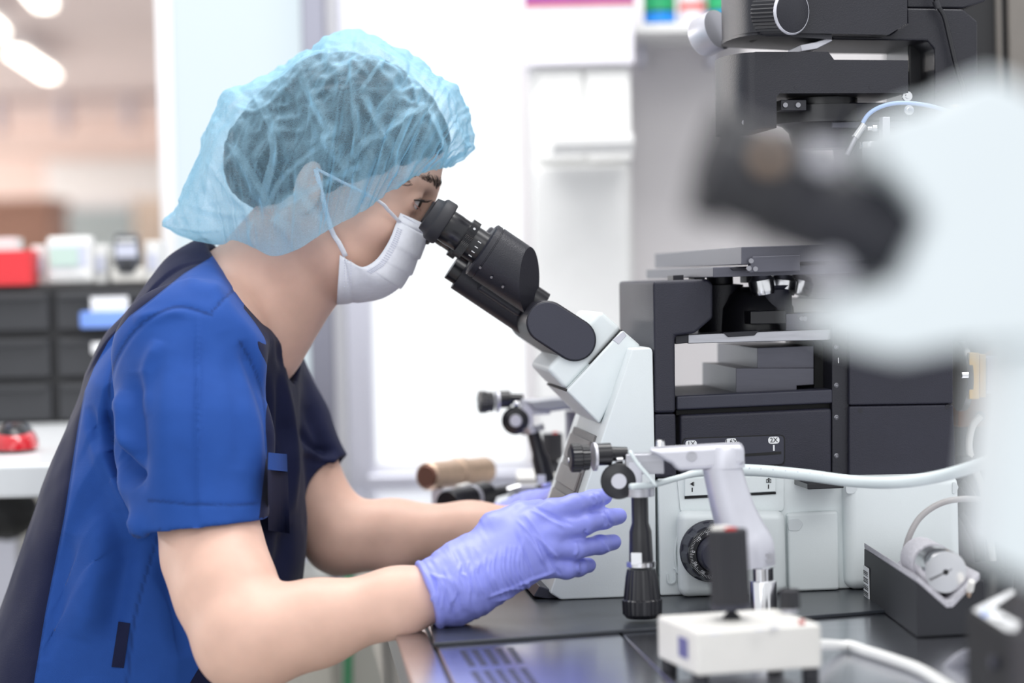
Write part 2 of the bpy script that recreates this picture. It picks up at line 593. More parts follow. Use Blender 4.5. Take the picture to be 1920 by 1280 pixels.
CZ = 2.335
lamp(onz(26, 74, CZ), onz(94, 122, CZ), 0.07, 'bright strip lamp on the office ceiling, the whole of it in view')
lamp(onz(-66, -20, CZ), onz(-4, 36, CZ), 0.07, 'bright strip lamp on the office ceiling cut by the left edge of the photo')
lamp(onz(50, -60, CZ), onz(84, -18, CZ), 0.07, 'bright strip lamp on the office ceiling cut by the top edge of the photo')
# lower furniture of the office, far behind
M['brown'] = mat('brown_wood', (0.32, 0.17, 0.12), 0.5, vary=0.1)
M['teal'] = mat('pale_teal_panel', (0.50, 0.60, 0.62), 0.6)
M['peach'] = mat('peach_panel', (0.80, 0.66, 0.55), 0.6)


def upright(name, x0, x1, y0, d, depth, mtl, label, cat, top=None):
    a, b = P(x0, y0, d), P(x1, y0, d)
    zt = (a[2] + b[2]) / 2
    t = thing(name, ((a[0] + b[0]) / 2, a[1] + depth / 2, 0), label, cat)
    MB().box(((a[0] + b[0]) / 2, a[1] + depth / 2, zt / 2), (b[0] - a[0], depth, zt)).build('carcass', mtl, t, bevel=0.01)
    MB().box(((a[0] + b[0]) / 2, a[1] + depth / 2 - 0.02, zt - 0.02), (b[0] - a[0] + 0.04, depth, 0.04)).build('top_board', top or mtl, t, bevel=0.006)
    return t


upright('brown_cabinet', -60, 92, 372, 12.0, 0.5, M['brown'], 'brown wooden cabinet far off in the office', 'cabinet')
upright('office_partition', 92, 240, 378, 13.0, 0.2, M['teal'], 'pale teal desk partition in the office beside the brown cabinet', 'partition', M['frame_white'])
upright('peach_cabinet', 240, 310, 370, 13.5, 0.5, M['peach'], 'peach coloured cabinet at the right end of the office', 'cabinet')
b_ = P(90, 340, 15.0); c_ = P(320, 340, 15.0)
t = thing('hanging_whiteboard', ((b_[0] + c_[0]) / 2, 18.9, 1.5), 'wide whiteboard on the pink far wall of the office', 'whiteboard')
b_ = P(85, 345, 18.85); c_ = P(340, 345, 18.85)
MB().box(((b_[0] + c_[0]) / 2, 18.91, b_[2]), (c_[0] - b_[0], 0.05, 0.36)).build('board_panel', M['white_plain'], t)
MB().box(((b_[0] + c_[0]) / 2, 18.89, b_[2] - 0.2), (c_[0] - b_[0] + 0.1, 0.09, 0.03)).build('pen_ledge', M['frame_light'], t)
a_ = P(-80, 270, 17); b2 = P(330, 270, 17)
t = thing('ceiling_duct', ((a_[0] + b2[0]) / 2, 17, 2.1), 'broad pink duct box under the office ceiling', 'duct')
MB().box(((a_[0] + b2[0]) / 2, 17, 2.08), (b2[0] - a_[0] + 1, 0.5, 0.14)).build('duct_box', M['wall_pink'], t, bevel=0.01)
for k in range(3):
    MB().box((a_[0] + (b2[0] - a_[0]) * (0.2 + 0.3 * k), 17, 2.27), (0.03, 0.3, 0.26)).build('hanger', M['frame_light'], t)

# ------------------------------------------------------------------ right-hand back wall, cabinet and shelf
structure(pxbox('wall_back', 975, 2300, -300, 1200, WD - 0.02, 0.08, M['wall']))
t = thing('wall_cabinet', P(1085, 900, WD - 0.27), 'tall white cabinet against the back wall behind the eyepieces', 'cabinet')
pxbox('cabinet_body', 1003, 1188, 122, 885, WD - 0.25, 0.22, M['white_plain'], t, bevel=0.004)
pxbox('cabinet_door', 1008, 1094, 130, 302, WD - 0.265, 0.016, M['white_plain'], t, bevel=0.003)
pxbox('cabinet_door', 1098, 1184, 130, 302, WD - 0.265, 0.016, M['white_plain'], t, bevel=0.003)
pxbox('cabinet_door', 1008, 1184, 312, 878, WD - 0.265, 0.016, M['white_plain'], t, bevel=0.003)
t = thing('white_tray', P(1120, 278, WD - 0.40), 'long white tray jutting out from the front of the wall cabinet', 'tray')
pxbox('tray_base', 1035, 1190, 272, 282, WD - 0.38, 0.10, M['white_plain'], t, bevel=0.002)
pxbox('tray_rim', 1035, 1190, 252, 272, WD - 0.385, 0.008, M['white_plain'], t, bevel=0.003)
t = thing('wall_shelf', P(1270, 52, WD - 0.2), 'white wall shelf carrying the green and blue bottles', 'shelf')
pxbox('shelf_board', 1188, 1420, 42, 60, WD - 0.24, 0.22, M['white_plain'], t, bevel=0.002)
for x in (1200, 1330):
    pxbox('bracket', x, x + 10, 60, 120, WD - 0.10, 0.08, M['frame_light'], t)
M['box_white'] = mat('white_carton', (0.80, 0.78, 0.84), 0.6)
M['purple'] = mat('purple_print', (0.16, 0.05, 0.32), 0.5); M['pink'] = mat('pink_print', (0.75, 0.12, 0.20), 0.5)
t = thing('carton', P(1080, 90, WD - 0.3), 'white carton with a purple band over a red line on top of the wall cabinet', 'box')
pxbox('carton_body', 985, 1188, -120, 122, WD - 0.28, 0.2, M['box_white'], t, bevel=0.003)
pxbox('purple_band', 984, 1189, -60, 2, WD - 0.283, 0.006, M['purple'], t)
pxbox('red_line', 984, 1189, 2, 8, WD - 0.283, 0.006, M['pink'], t)
M['bot_green'] = mat('green_label', (0.02, 0.36, 0.14), 0.4); M['bot_blue'] = mat('bright_blue_label', (0.01, 0.26, 0.80), 0.4); M['bot_black'] = mat('black_bottle_base', (0.015, 0.015, 0.02), 0.4)
M['bot_pink'] = mat('white_label_paper', (0.82, 0.74, 0.78), 0.5); M['bot_redprint'] = mat('red_label_print', (0.75, 0.12, 0.10), 0.5)


def bottle(px, r_px, kind, label):
    d = WD - 0.15
    c = P(px, 42, d); zb = P(px, 42, WD - 0.24)[2]; r = r_px / FPX * d
    zb = max(zb, P(1300, 42, WD - 0.24)[2]) + 0.0005
    t = thing('bottle', (c[0], c[1], zb), label, 'bottle')
    seg = [('bottle_base', 0.0, 0.007, 'bot_black'), ('blue_band', 0.007, 0.021, 'bot_blue'), ('dark_line', 0.021, 0.024, 'bot_black'), ('green_band', 0.024, 0.075, 'bot_green')] if kind == 0 else \
          [('white_body', 0.0, 0.024, 'bot_pink'), ('red_print', 0.024, 0.034, 'bot_redprint'), ('white_label', 0.034, 0.075, 'bot_pink')]
    for n_, z0, z1, m_ in seg:
        MB().lathe((c[0], c[1], zb + z0), (0, 0, 1), [(0, r * (0.96 if z0 == 0 else 1)), (0.001, r), (z1 - z0, r)], 28).build(n_, M[m_], t)
    MB().lathe((c[0], c[1], zb + 0.075), (0, 0, 1), [(0, r), (0.008, r * 0.9), (0.014, r * 0.5), (0.03, r * 0.5)], 28).build('bottle_neck', M['white_plain'], t)
    MB().lathe((c[0], c[1], zb + 0.105), (0, 0, 1), [(0, r * 0.55), (0.002, r * 0.6), (0.016, r * 0.6), (0.018, r * 0.5)], 28).build('bottle_cap', M['white_plain'], t)


bottle(1237, 30, 0, 'green bottle with a blue band at the left end of the shelf')
bottle(1299, 26, 1, 'white bottle with red print between the two green bottles')
bottle(1356, 30, 0, 'green bottle with a blue band half behind the lamp arm of the microscope')

# ------------------------------------------------------------------ dark rack on the right
t = thing('equipment_rack', (P(1990, 640, 2.75)[0], 2.9, 0.777), 'tall black equipment rack at the right edge behind the microscopes', 'rack')
M['rack'] = mat('black_rack_steel', (0.010, 0.010, 0.012), 0.65)
M['rack_grey'] = mat('grey_brown_rack_door', (0.16, 0.145, 0.13), 0.5)
x0, x1 = P(1792, 640, 2.75)[0], P(2300, 640, 2.75)[0]
MB().box(((x0 + x1) / 2, 2.99, 1.352), (x1 - x0, 0.46, 1.146)).build('rack_body', M['rack'], t, bevel=0.004)
a_ = P(1889, 640, 2.74)[0]
MB().box((a_, 2.755, 1.35), (0.004, 0.012, 1.12)).build('edge_strip', M['rack_grey'], t)
MB().box((a_ + 0.20, 2.752, 1.35), (0.38, 0.014, 1.12)).build('rack_door', M['rack_grey'], t, bevel=0.002)

# ------------------------------------------------------------------ side table on the left with its things
TZ = 0.887
t = thing('side_table', (-0.62, 2.8, 0), 'white laminate side table behind the seated person', 'table')
xl, xr = P(-260, 640, 2.42)[0] - 0.1, P(420, 640, 3.1)[0]
MB().box(((xl + xr) / 2, 2.88, TZ - 0.017), (xr - xl, 0.96, 0.034)).build('table_top', M['table_top'], t, bevel=0.005, seg=3)
for (x, y) in ((xl + 0.05, 2.46), (xr - 0.05, 2.50), (xl + 0.05, 3.3), (xr - 0.05, 3.3)):
    MB().box((x, y, (TZ - 0.034) / 2), (0.04, 0.04, TZ - 0.034)).build('leg', M['frame_light'], t)
MB().box(((xl + xr) / 2, 3.30, TZ - 0.07), (xr - xl - 0.1, 0.02, 0.07)).build('rear_rail', M['frame_light'], t)

DD = 3.12
t = thing('drawer_cabinet', (P(100, 640, DD)[0], DD + 0.08, TZ), 'black plastic cabinet of small drawers on the white side table', 'drawers')
zt, zb = P(150, 533, DD)[2], TZ
xa, xb = P(-105, 640, DD)[0], P(305, 640, DD)[0]
MB().box(((xa + xb) / 2, DD + 0.10, (zt + zb) / 2), (xb - xa, 0.19, zt - zb)).build('cabinet_shell', M['drawer_dark'], t, bevel=0.003)
cols = [(-102, -5), (-0, 97), (107, 202), (206, 302)]; rows = [(546, 618), (632, 706), (716, 790)]
cols = [(-103, 96), (106, 303)]
DRAW = {}
for ci, (cx0, cx1) in enumerate(cols):
    for ri, (ry0, ry1) in enumerate(rows):
        ax, bx = P(cx0, 640, DD)[0] + 0.001, P(cx1, 640, DD)[0] - 0.001
        z1_, z0_ = P(150, ry0, DD)[2], max(P(150, ry1, DD)[2], TZ + 0.004)
        dr = MB().box(((ax + bx) / 2, DD + 0.005, (z0_ + z1_) / 2), (bx - ax, 0.018, z1_ - z0_)).build('drawer', M['drawer'], t, bevel=0.003)
        MB().box(((ax + bx) / 2, DD - 0.006, z1_ - 0.006), (bx - ax - 0.01, 0.010, 0.006)).build('drawer_lip', M['drawer'], dr, bevel=0.0015)
        DRAW[ci, ri] = dr
M['label_white'] = mat('white_label', (0.85, 0.85, 0.87), 0.5); M['label_blue'] = mat('blue_clip', (0.18, 0.32, 0.80), 0.4)
pxbox('label_card', 170, 240, 556, 588, DD - 0.016, 0.004, M['label_white'], DRAW[1, 0])
pxbox('blue_clip', 149, 262, 583, 614, DD - 0.022, 0.010, M['label_blue'], DRAW[1, 0], bevel=0.003)
pxbox('label_card', 172, 200, 642, 662, DD - 0.016, 0.004, M['label_white'], DRAW[1, 1])

TOPZ = zt + 0.0005
M['lcd'] = mat('green_grey_lcd', (0.52, 0.66, 0.60), 0.2); M['lcd_frame'] = mat('pale_blue_bezel', (0.58, 0.60, 0.72), 0.4)
M['red_box'] = mat('red_carton', (0.70, 0.03, 0.04), 0.5); M['grey_device'] = mat('slate_device', (0.06, 0.065, 0.08), 0.4)


def on_cab(name, x0, x1, y0, dd, depth, label, cat):
    a, b = P(x0, y0, DD + dd), P(x1, y0, DD + dd)
    t = thing(name, ((a[0] + b[0]) / 2, DD + dd + depth / 2, TOPZ), label, cat)
    return t, a[0], b[0], (a[2] + b[2]) / 2


t, a, b, z = on_cab('timer', 86, 172, 443, 0.02, 0.03, 'white desk timer with a green grey display on the drawer cabinet', 'timer')
MB().box(((a + b) / 2, DD + 0.035, (z + TOPZ) / 2), (b - a, 0.03, z - TOPZ)).build('timer_body', M['white_plain'], t, bevel=0.006, seg=3)
pxbox('display_frame', 93, 164, 460, 502, DD + 0.017, 0.004, M['lcd_frame'], t, bevel=0.001)
pxbox('display', 93, 146, 464, 499, DD + 0.0145, 0.004, M['lcd'], t)
for k in range(4):
    pxbox('button', 96 + 17 * k, 108 + 17 * k, 508, 518, DD + 0.016, 0.005, M['frame_white'], t, bevel=0.001)
t, a, b, z = on_cab('phone_cradle', 205, 268, 470, 0.03, 0.06, 'pale cradle holding the slate handset on the drawer cabinet', 'cradle')
MB().box(((a + b) / 2, DD + 0.065, (TOPZ + 0.01)), (b - a, 0.06, 0.02)).build('cradle_base', M['cream'], t, bevel=0.004)
pxbox('cradle_back', 208, 266, 468, 530, DD + 0.06, 0.02, M['cream'], t, bevel=0.006)
hx, hb, ht = P(239, 500, DD + 0.045), 0, 0
t = thing('handset', (hx[0], DD + 0.045, TOPZ + 0.02), 'slate handset with a white screen standing in the pale cradle', 'handset')
pl = rounded([(214, 438), (257, 438), (262, 490), (250, 512), (224, 512), (213, 490)], 8, 4)
MB().prism([P(x, y, DD + 0.030) for x, y in pl], (0, 0.022, 0)).build('handset_body', M['grey_device'], t, bevel=0.002)
pxbox('screen', 217, 256, 458, 482, DD + 0.0285, 0.003, M['lcd_frame'], t)
pxbox('speaker_slot', 219, 254, 447, 453, DD + 0.0285, 0.003, M['white_plain'], t)
pxbox('keypad', 226, 250, 493, 504, DD + 0.0285, 0.003, M['drawer_dark'], t)
t, a, b, z = on_cab('red_carton', -60, 58, 470, 0.0, 0.07, 'red and white carton on the drawer cabinet at the left edge', 'box')
MB().box(((a + b) / 2, DD + 0.035, (z + TOPZ) / 2), (b - a, 0.07, z - TOPZ)).build('carton_body', M['red_box'], t, bevel=0.002)
pxbox('white_panel', -50, 27, 484, 505, DD - 0.001, 0.003, M['label_white'], t)
pxbox('white_panel', -55, 48, 508, 524, DD - 0.001, 0.003, M['label_white'], t)
t, a, b, z = on_cab('white_carton', -60, 30, 447, 0.08, 0.05, 'white carton behind the red carton', 'box')
MB().box(((a + b) / 2, DD + 0.105, (z + TOPZ) / 2), (b - a, 0.05, z - TOPZ)).build('carton_body', M['white_plain'], t, bevel=0.002)
pxbox('lid_flap', -60, 30, 446, 456, DD + 0.078, 0.004, M['box_white'], t)
for (x0, x1, y0, dd, lb) in ((58, 84, 460, 0.05, 'small white box between the red carton and the timer'), (172, 200, 458, 0.05, 'small white box between the timer and the phone cradle'), (272, 300, 452, 0.05, 'small white box at the right end of the drawer cabinet')):
    t, a, b, z = on_cab('small_box', x0, x1, y0, dd, 0.05, lb, 'box')
    MB().box(((a + b) / 2, DD + dd + 0.025, (z + TOPZ) / 2), (b - a, 0.05, z - TOPZ)).build('box_body', M['white_plain'], t, bevel=0.002)
    MB().box(((a + b) / 2, DD + dd - 0.0005, (z + TOPZ) / 2), (b - a - 0.006, 0.002, (z - TOPZ) * 0.4)).build('box_print', M['lcd_frame'], t)

# computer mouse
mc = onz(28, 846, TZ)
t = thing('computer_mouse', (mc[0], mc[1], TZ), 'red and black computer mouse at the front of the white side table', 'mouse')
axm = np.array([unit([1, 0.15, 0]), unit([-0.15, 1, 0]), [0, 0, 1.0]])


def dome(c, ax, r, flat0=0.0, nu=24, nv=10):
    v, f = [], []
    for j in range(nv + 1):
        ph = PI / 2 * j / nv
        for i in range(nu):
            th = 2 * PI * i / nu
            v.append(np.asarray(c) + ax[0] * r[0] * math.cos(th) * math.cos(ph) ** 0.7 + ax[1] * r[1] * math.sin(th) * math.cos(ph) ** 0.7 + ax[2] * r[2] * math.sin(ph))
    for j in range(nv):
        for i in range(nu):
            f.append((j * nu + i, j * nu + (i + 1) % nu, (j + 1) * nu + (i + 1) % nu, (j + 1) * nu + i))
    f.append(list(range(nu))[::-1])
    return v, f


M['mouse_red'] = mat('glossy_red_plastic', (0.55, 0.02, 0.03), 0.15, coat=0.6); M['mouse_blue'] = mat('blue_plastic', (0.01, 0.05, 0.28), 0.25)
v, f = dome(mc + np.array([0, 0, 0.004]), axm, (0.026, 0.045, 0.024)); mk('mouse_body', v, f, M['mouse_red'], t, smooth=50)
v, f = dome(mc + np.array([0.0, 0, 0.011]), axm, (0.022, 0.040, 0.0205)); mk('mouse_top', v, f, M['black_gloss'], t, smooth=50)
v, f = dome(mc + axm[0] * -0.019 + np.array([0, -0.004, 0.004]), axm, (0.009, 0.032, 0.015)); mk('side_grip', v, f, M['mouse_blue'], t, smooth=50)
MB().cyl(mc + np.array([-0.003, -0.026, 0.026]), mc + np.array([0.003, -0.026, 0.026]), 0.006, 16).build('scroll_wheel', M['charcoal'], t)

# dark bag under the table, cupboard behind the far arm
c = P(5, 962, 3.18)
t = thing('black_bag', (c[0], 3.18, 0), 'black bag hanging in the shade under the white side table', 'bag')
v_ = Vox(c - 0.12, c + 0.12, 0.006)
v_.ell(c, np.eye(3), (0.05, 0.05, 0.035), 0.02); v_.ell(c + np.array([-0.03, 0, 0.01]), np.eye(3), (0.04, 0.045, 0.04), 0.02); v_.cone(c, c + np.array([0.01, 0, 0.045]), 0.006, 0.005, 0.01)
vv, qq = v_.mesh(2); vv += normals(vv, qq) * (0.003 * vnoise(vv * 60, 5))[:, None]
mk('bag_body', vv, qq, M['drawer_dark'], t, smooth=True)
MB().tube([c + np.array([0.01, 0, 0.04]), np.array([c[0] + 0.012, 3.18, TZ - 0.036])], 0.004).build('bag_strap', M['drawer_dark'], t)

t = thing('white_cupboard', (P(575, 1000, 3.36)[0], 3.36, 0), 'low white cupboard by the partition post behind the far arm', 'cupboard')
z0 = P(570, 985, 3.36)[2]
xa, xb = P(500, 640, 3.36)[0], P(606, 640, 3.36)[0]
MB().box(((xa + xb) / 2, 3.40, (z0 + P(570, 1088, 3.36)[2]) / 2), (xb - xa, 0.08, z0 - P(570, 1088, 3.36)[2])).build('cupboard_body', M['white_plain'], t, bevel=0.003)
MB().box(((xa + xb) / 2, 3.40, P(570, 1088, 3.36)[2] / 2), (xb - xa, 0.08, P(570, 1088, 3.36)[2])).build('plinth', M['apron'], t)
pxbox('notice', 562, 592, 1012, 1050, 3.355, 0.003, M['lcd_frame'], t)
t = thing('green_cord', P(655, 1080, 3.3), 'short green cord hanging beside the post', 'cord')
MB().tube([P(650, 1060, 3.3), P(654, 1075, 3.3), P(655, 1100, 3.3), P(652, 1300, 3.3)], 0.006).build('cord', M['bot_green'], t, smooth=True)

# ------------------------------------------------------------------ lab bench
lA, lB = onz(741, 1190, BZ), onz(770, 1280, BZ)          # outer front edge
gA, gB = onz(797, 1172, BZ), onz(845, 1280, BZ)          # edge of the dark gap
hA, hB = onz(801, 1172, BZ), onz(853, 1280, BZ)
ed = unit(lA - lB); ed2 = unit(gA - gB)
ext = lambda p, e, y: p + e * ((y - p[1]) / e[1])
Y0, Y1 = 1.35, 3.30
bench = thing('lab_bench', (0.5, 2.3, 0), 'stainless steel lab bench that carries the microscopes', 'bench')


def slab(name, poly, z0, z1, mtl, parent, bevel=0.0, **kw):
    pts = [(p[0], p[1], z0) for p in poly]
    return MB().prism(pts, (0, 0, z1 - z0)).build(name, mtl, parent, bevel=bevel, **kw)


slab('edge_strip', [ext(lA, ed, Y0), ext(gA, ed2, Y0), ext(gA, ed2, Y1), ext(lA, ed, Y1)], BZ - 0.030, BZ, M['steel'], bench, bevel=0.0025, seg=3)
slab('gap_strip', [ext(gA, ed2, Y0), ext(hA, ed2, Y0), ext(hA, ed2, Y1), ext(gA, ed2, Y1)], BZ - 0.03, BZ - 0.004, M['dark_gap'], bench)  # dark strip set low in the gap between edge strip and plate
RX = 1.25
seamX = onz(1236, 1260, BZ)
plate = slab('steel_plate', [ext(hA, ed2, Y0), ext(seamX, ed2, Y0) - np.array([0.0006, 0, 0]), ext(seamX, ed2, Y1) - np.array([0.0006, 0, 0]), ext(hA, ed2, Y1)], BZ - 0.03, BZ, M['steel'], bench, bevel=0.0012)
slab('steel_plate', [ext(seamX, ed2, Y0) + np.array([0.0006, 0, 0]), np.array([RX, Y0, 0]), np.array([RX, Y1, 0]), ext(seamX, ed2, Y1) + np.array([0.0006, 0, 0])], BZ - 0.03, BZ, M['steel'], bench, bevel=0.0012)
apr_d = np.array([0.006, 0.0, 0])
slab('apron', [ext(lA, ed, Y0) + apr_d, ext(gA, ed2, Y0), ext(gA, ed2, Y1), ext(lA, ed, Y1) + apr_d], BZ - 0.12, BZ - 0.031, M['apron'], bench, bevel=0.003)
for (px_, y) in ((0.06, 2.9), (1.15, 1.5), (1.15, 3.2), (0.10, 1.5)):
    MB().box((px_ + (0.0 if px_ > 1 else 0.05), y, (BZ - 0.12) / 2), (0.06, 0.06, BZ - 0.12)).build('leg', M['frame_light'], bench)
MB().box((0.6, 3.25, 0.36), (1.2, 0.03, 0.5)).build('rear_panel', M['wall_low'], bench)
MB().box((0.62, 2.3, BZ - 0.076), (1.15, 1.9, 0.08)).build('underframe', M['frame_light'], bench)
# ventilation slots: columns of punched holes
mb = MB()
for r_, (a0, a1, b0, b1) in enumerate([((868, 1221), (885, 1247), (957, 1215), (975, 1241)), ((889, 1260), (910, 1290), (981, 1254), (1003, 1284))]):
    for k in range(5):
        s_ = k / 4
        p0 = onz(a0[0] + (b0[0] - a0[0]) * s_, a0[1] + (b0[1] - a0[1]) * s_, BZ); p1 = onz(a1[0] + (b1[0] - a1[0]) * s_, a1[1] + (b1[1] - a1[1]) * s_, BZ)
        for j in range(7):
            c = p0 + (p1 - p0) * (j / 6)
            mb.lathe(c + np.array([0, 0, -0.0006]), (0, 0, 1), [(0, 0.0029), (0.0009, 0.0029), (0.0009, 0.0020)], 12)
mb.build('vent_hole', M['dark_gap'], plate).__setitem__('kind', 'stuff')

# bench mat: dark plate under the microscope
poly = [(806, 1166), (813, 1212), (1040, 1196), (1262, 1180), (1655, 1150), (1900, 1130), (1900, 1080), (1560, 1040), (1000, 1040), (770, 1075)]
poly = [onz(x, y, BZ) for x, y in poly]
mt_ = thing('bench_mat', (0.3, 2.3, BZ), 'dark grey mat plate under the white microscope stand', 'mat')
slab('mat_sheet', poly, BZ + 0.0002, BZ + 0.003, M['mat_black'], mt_, bevel=0.0008)
MZ = BZ + 0.0032
# ------------------------------------------------------------------ materials of the figure
def pattern_mat(name, c0, c1, attr, rough=0.75, seam=(0.008, 0.012, 0.04)):
    """cloth in two colours, cut along a seam stored on the mesh as a distance"""
    mt = bpy.data.materials.new(name); mt.use_nodes = True
    nt = mt.node_tree; bs = nt.nodes['Principled BSDF']; L = nt.links
    at = nt.nodes.new('ShaderNodeAttribute'); at.attribute_name = attr
    gt = nt.nodes.new('ShaderNodeMath'); gt.operation = 'GREATER_THAN'; gt.inputs[1].default_value = 0
    L.new(at.outputs['Fac'], gt.inputs[0])
    mx = nt.nodes.new('ShaderNodeMix'); mx.data_type = 'RGBA'
    mx.inputs[6].default_value = (*c0, 1); mx.inputs[7].default_value = (*c1, 1)
    L.new(gt.outputs[0], mx.inputs[0])
    tc = nt.nodes.new('ShaderNodeTexCoord')
    nz = nt.nodes.new('ShaderNodeTexNoise'); nz.inputs['Scale'].default_value = 60; nz.inputs['Detail'].default_value = 3
    L.new(tc.outputs['Object'], nz.inputs['Vector'])
    hv = nt.nodes.new('ShaderNodeHueSaturation')
    mr = nt.nodes.new('ShaderNodeMapRange'); mr.inputs[3].default_value = 0.92; mr.inputs[4].default_value = 1.08
    L.new(nz.outputs['Fac'], mr.inputs[0]); L.new(mr.outputs[0], hv.inputs['Value']); L.new(mx.outputs[2], hv.inputs['Color'])
    # the dark thread of the seams
    sm = nt.nodes.new('ShaderNodeAttribute'); sm.attribute_name = 'seam'
    m2 = nt.nodes.new('ShaderNodeMix'); m2.data_type = 'RGBA'; m2.inputs[7].default_value = (*seam, 1)
    L.new(sm.outputs['Fac'], m2.inputs[0]); L.new(hv.outputs['Color'], m2.inputs[6])
    L.new(m2.outputs[2], bs.inputs['Base Color'])
    bs.inputs['Roughness'].default_value = rough; bs.inputs['Specular IOR Level'].default_value = 0.10
    bs.inputs['Sheen Weight'].default_value = 0.06; bs.inputs['Sheen Roughness'].default_value = 0.4
    wv = nt.nodes.new('ShaderNodeTexWave'); wv.inputs['Scale'].default_value = 500; wv.inputs['Distortion'].default_value = 1.0; wv.bands_direction = 'DIAGONAL'
    L.new(tc.outputs['Object'], wv.inputs['Vector'])
    bp = nt.nodes.new('ShaderNodeBump'); bp.inputs['Strength'].default_value = 0.12; bp.inputs['Distance'].default_value = 0.0006
    L.new(wv.outputs['Fac'], bp.inputs['Height']); L.new(bp.outputs['Normal'], bs.inputs['Normal'])
    return mt


def cap_mat():
    mt = bpy.data.materials.new('blue_nonwoven'); mt.use_nodes = True
    nt = mt.node_tree; L = nt.links
    for n_ in list(nt.nodes): nt.nodes.remove(n_)
    out = nt.nodes.new('ShaderNodeOutputMaterial')
    tr = nt.nodes.new('ShaderNodeBsdfTransparent')
    df = nt.nodes.new('ShaderNodeBsdfDiffuse'); tl = nt.nodes.new('ShaderNodeBsdfTranslucent')
    gl = nt.nodes.new('ShaderNodeBsdfGlossy'); gl.inputs['Roughness'].default_value = 0.45
    c = (0.40, 0.70, 0.91, 1)
    df.inputs['Color'].default_value = c; tl.inputs['Color'].default_value = (0.44, 0.78, 0.93, 1); gl.inputs['Color'].default_value = (0.8, 0.9, 0.95, 1)
    tr.inputs['Color'].default_value = (0.88, 0.945, 1.0, 1)
    m1 = nt.nodes.new('ShaderNodeMixShader'); m1.inputs[0].default_value = 0.42
    L.new(df.outputs[0], m1.inputs[1]); L.new(tl.outputs[0], m1.inputs[2])
    m3 = nt.nodes.new('ShaderNodeMixShader'); m3.inputs[0].default_value = 0.06
    L.new(m1.outputs[0], m3.inputs[1]); L.new(gl.outputs[0], m3.inputs[2])
    # cover: more cloth in the line of sight where the sheet turns edge-on or is folded double
    lw = nt.nodes.new('ShaderNodeLayerWeight'); lw.inputs['Blend'].default_value = 0.5
    at = nt.nodes.new('ShaderNodeAttribute'); at.attribute_name = 'layers'
    tc = nt.nodes.new('ShaderNodeTexCoord')
    mp = nt.nodes.new('ShaderNodeMapping'); mp.inputs['Scale'].default_value = (330, 330, 900); mp.inputs['Rotation'].default_value = (0.3, 0.7, 0.2)
    L.new(tc.outputs['Object'], mp.inputs['Vector'])
    nz = nt.nodes.new('ShaderNodeTexNoise'); nz.inputs['Scale'].default_value = 1.0; nz.inputs['Detail'].default_value = 3; nz.inputs['Distortion'].default_value = 2.5
    L.new(mp.outputs[0], nz.inputs['Vector'])
    n2 = nt.nodes.new('ShaderNodeTexNoise'); n2.inputs['Scale'].default_value = 22; n2.inputs['Detail'].default_value = 3
    L.new(tc.outputs['Object'], n2.inputs['Vector'])

    def math_(op, a, b):
        q = nt.nodes.new('ShaderNodeMath'); q.operation = op
        for i, x in enumerate((a, b)):
            if isinstance(x, (int, float)): q.inputs[i].default_value = x
            else: L.new(x, q.inputs[i])
        return q.outputs[0]
    f = math_('MULTIPLY', lw.outputs['Facing'], 0.7)
    f = math_('ADD', f, 0.21)
    f = math_('ADD', f, math_('MULTIPLY', math_('SUBTRACT', nz.outputs['Fac'], 0.5), 0.6))
    f = math_('ADD', f, math_('MULTIPLY', math_('SUBTRACT', n2.outputs['Fac'], 0.5), 0.35))
    f = math_('ADD', f, math_('MULTIPLY', at.outputs['Fac'], 0.5))
    f = math_('MINIMUM', math_('MAXIMUM', f, 0.12), 0.93)
    mx = nt.nodes.new('ShaderNodeMixShader')
    L.new(f, mx.inputs[0]); L.new(tr.outputs[0], mx.inputs[1]); L.new(m3.outputs[0], mx.inputs[2])
    bp = nt.nodes.new('ShaderNodeBump'); bp.inputs['Strength'].default_value = 0.35; bp.inputs['Distance'].default_value = 0.001
    L.new(nz.outputs['Fac'], bp.inputs['Height'])
    for s_ in (df, tl, gl): L.new(bp.outputs['Normal'], s_.inputs['Normal'])
    L.new(mx.outputs[0], out.inputs['Surface'])
    return mt


def skin_mat():
    mt = mat('skin', (0.72, 0.468, 0.375), 0.48, vary=0.05, scale=45, bump=0.08, bscale=1500, spec=0.35, sss=0.12)
    return mt


M['skin'] = skin_mat()
M['scrubs'] = pattern_mat('scrub_cloth', (0.020, 0.072, 0.30), (0.012, 0.015, 0.046), 'navy')
M['navy'] = mat('navy_cloth', (0.012, 0.015, 0.046), 0.8, bump=0.2, bscale=1200, spec=0.1)
M['royal'] = mat('royal_cloth', (0.020, 0.072, 0.30), 0.75, bump=0.2, bscale=1200, spec=0.1)
M['cap'] = cap_mat()
M['mask'] = mat('white_nonwoven', (0.80, 0.81, 0.87), 0.75, vary=0.03, scale=200, bump=0.25, bscale=1600, spec=0.2)
M['glove'] = mat('violet_nitrile', (0.30, 0.33, 0.86), 0.42, vary=0.05, scale=40, bump=0.1, bscale=700, spec=0.4)
M['hair'] = mat('black_hair', (0.012, 0.010, 0.010), 0.5, vary=0.3, scale=300, aniso=(1, 1, 12))
M['eye_white'] = mat('eye_white', (0.72, 0.66, 0.66), 0.15)
M['iris'] = mat('dark_iris', (0.03, 0.015, 0.01), 0.1)
M['brow'] = mat('dark_brown_brow', (0.035, 0.022, 0.018), 0.6)
M['lip_lid'] = mat('reddish_lid', (0.42, 0.20, 0.16), 0.5)  # reddish tone of the lower lid

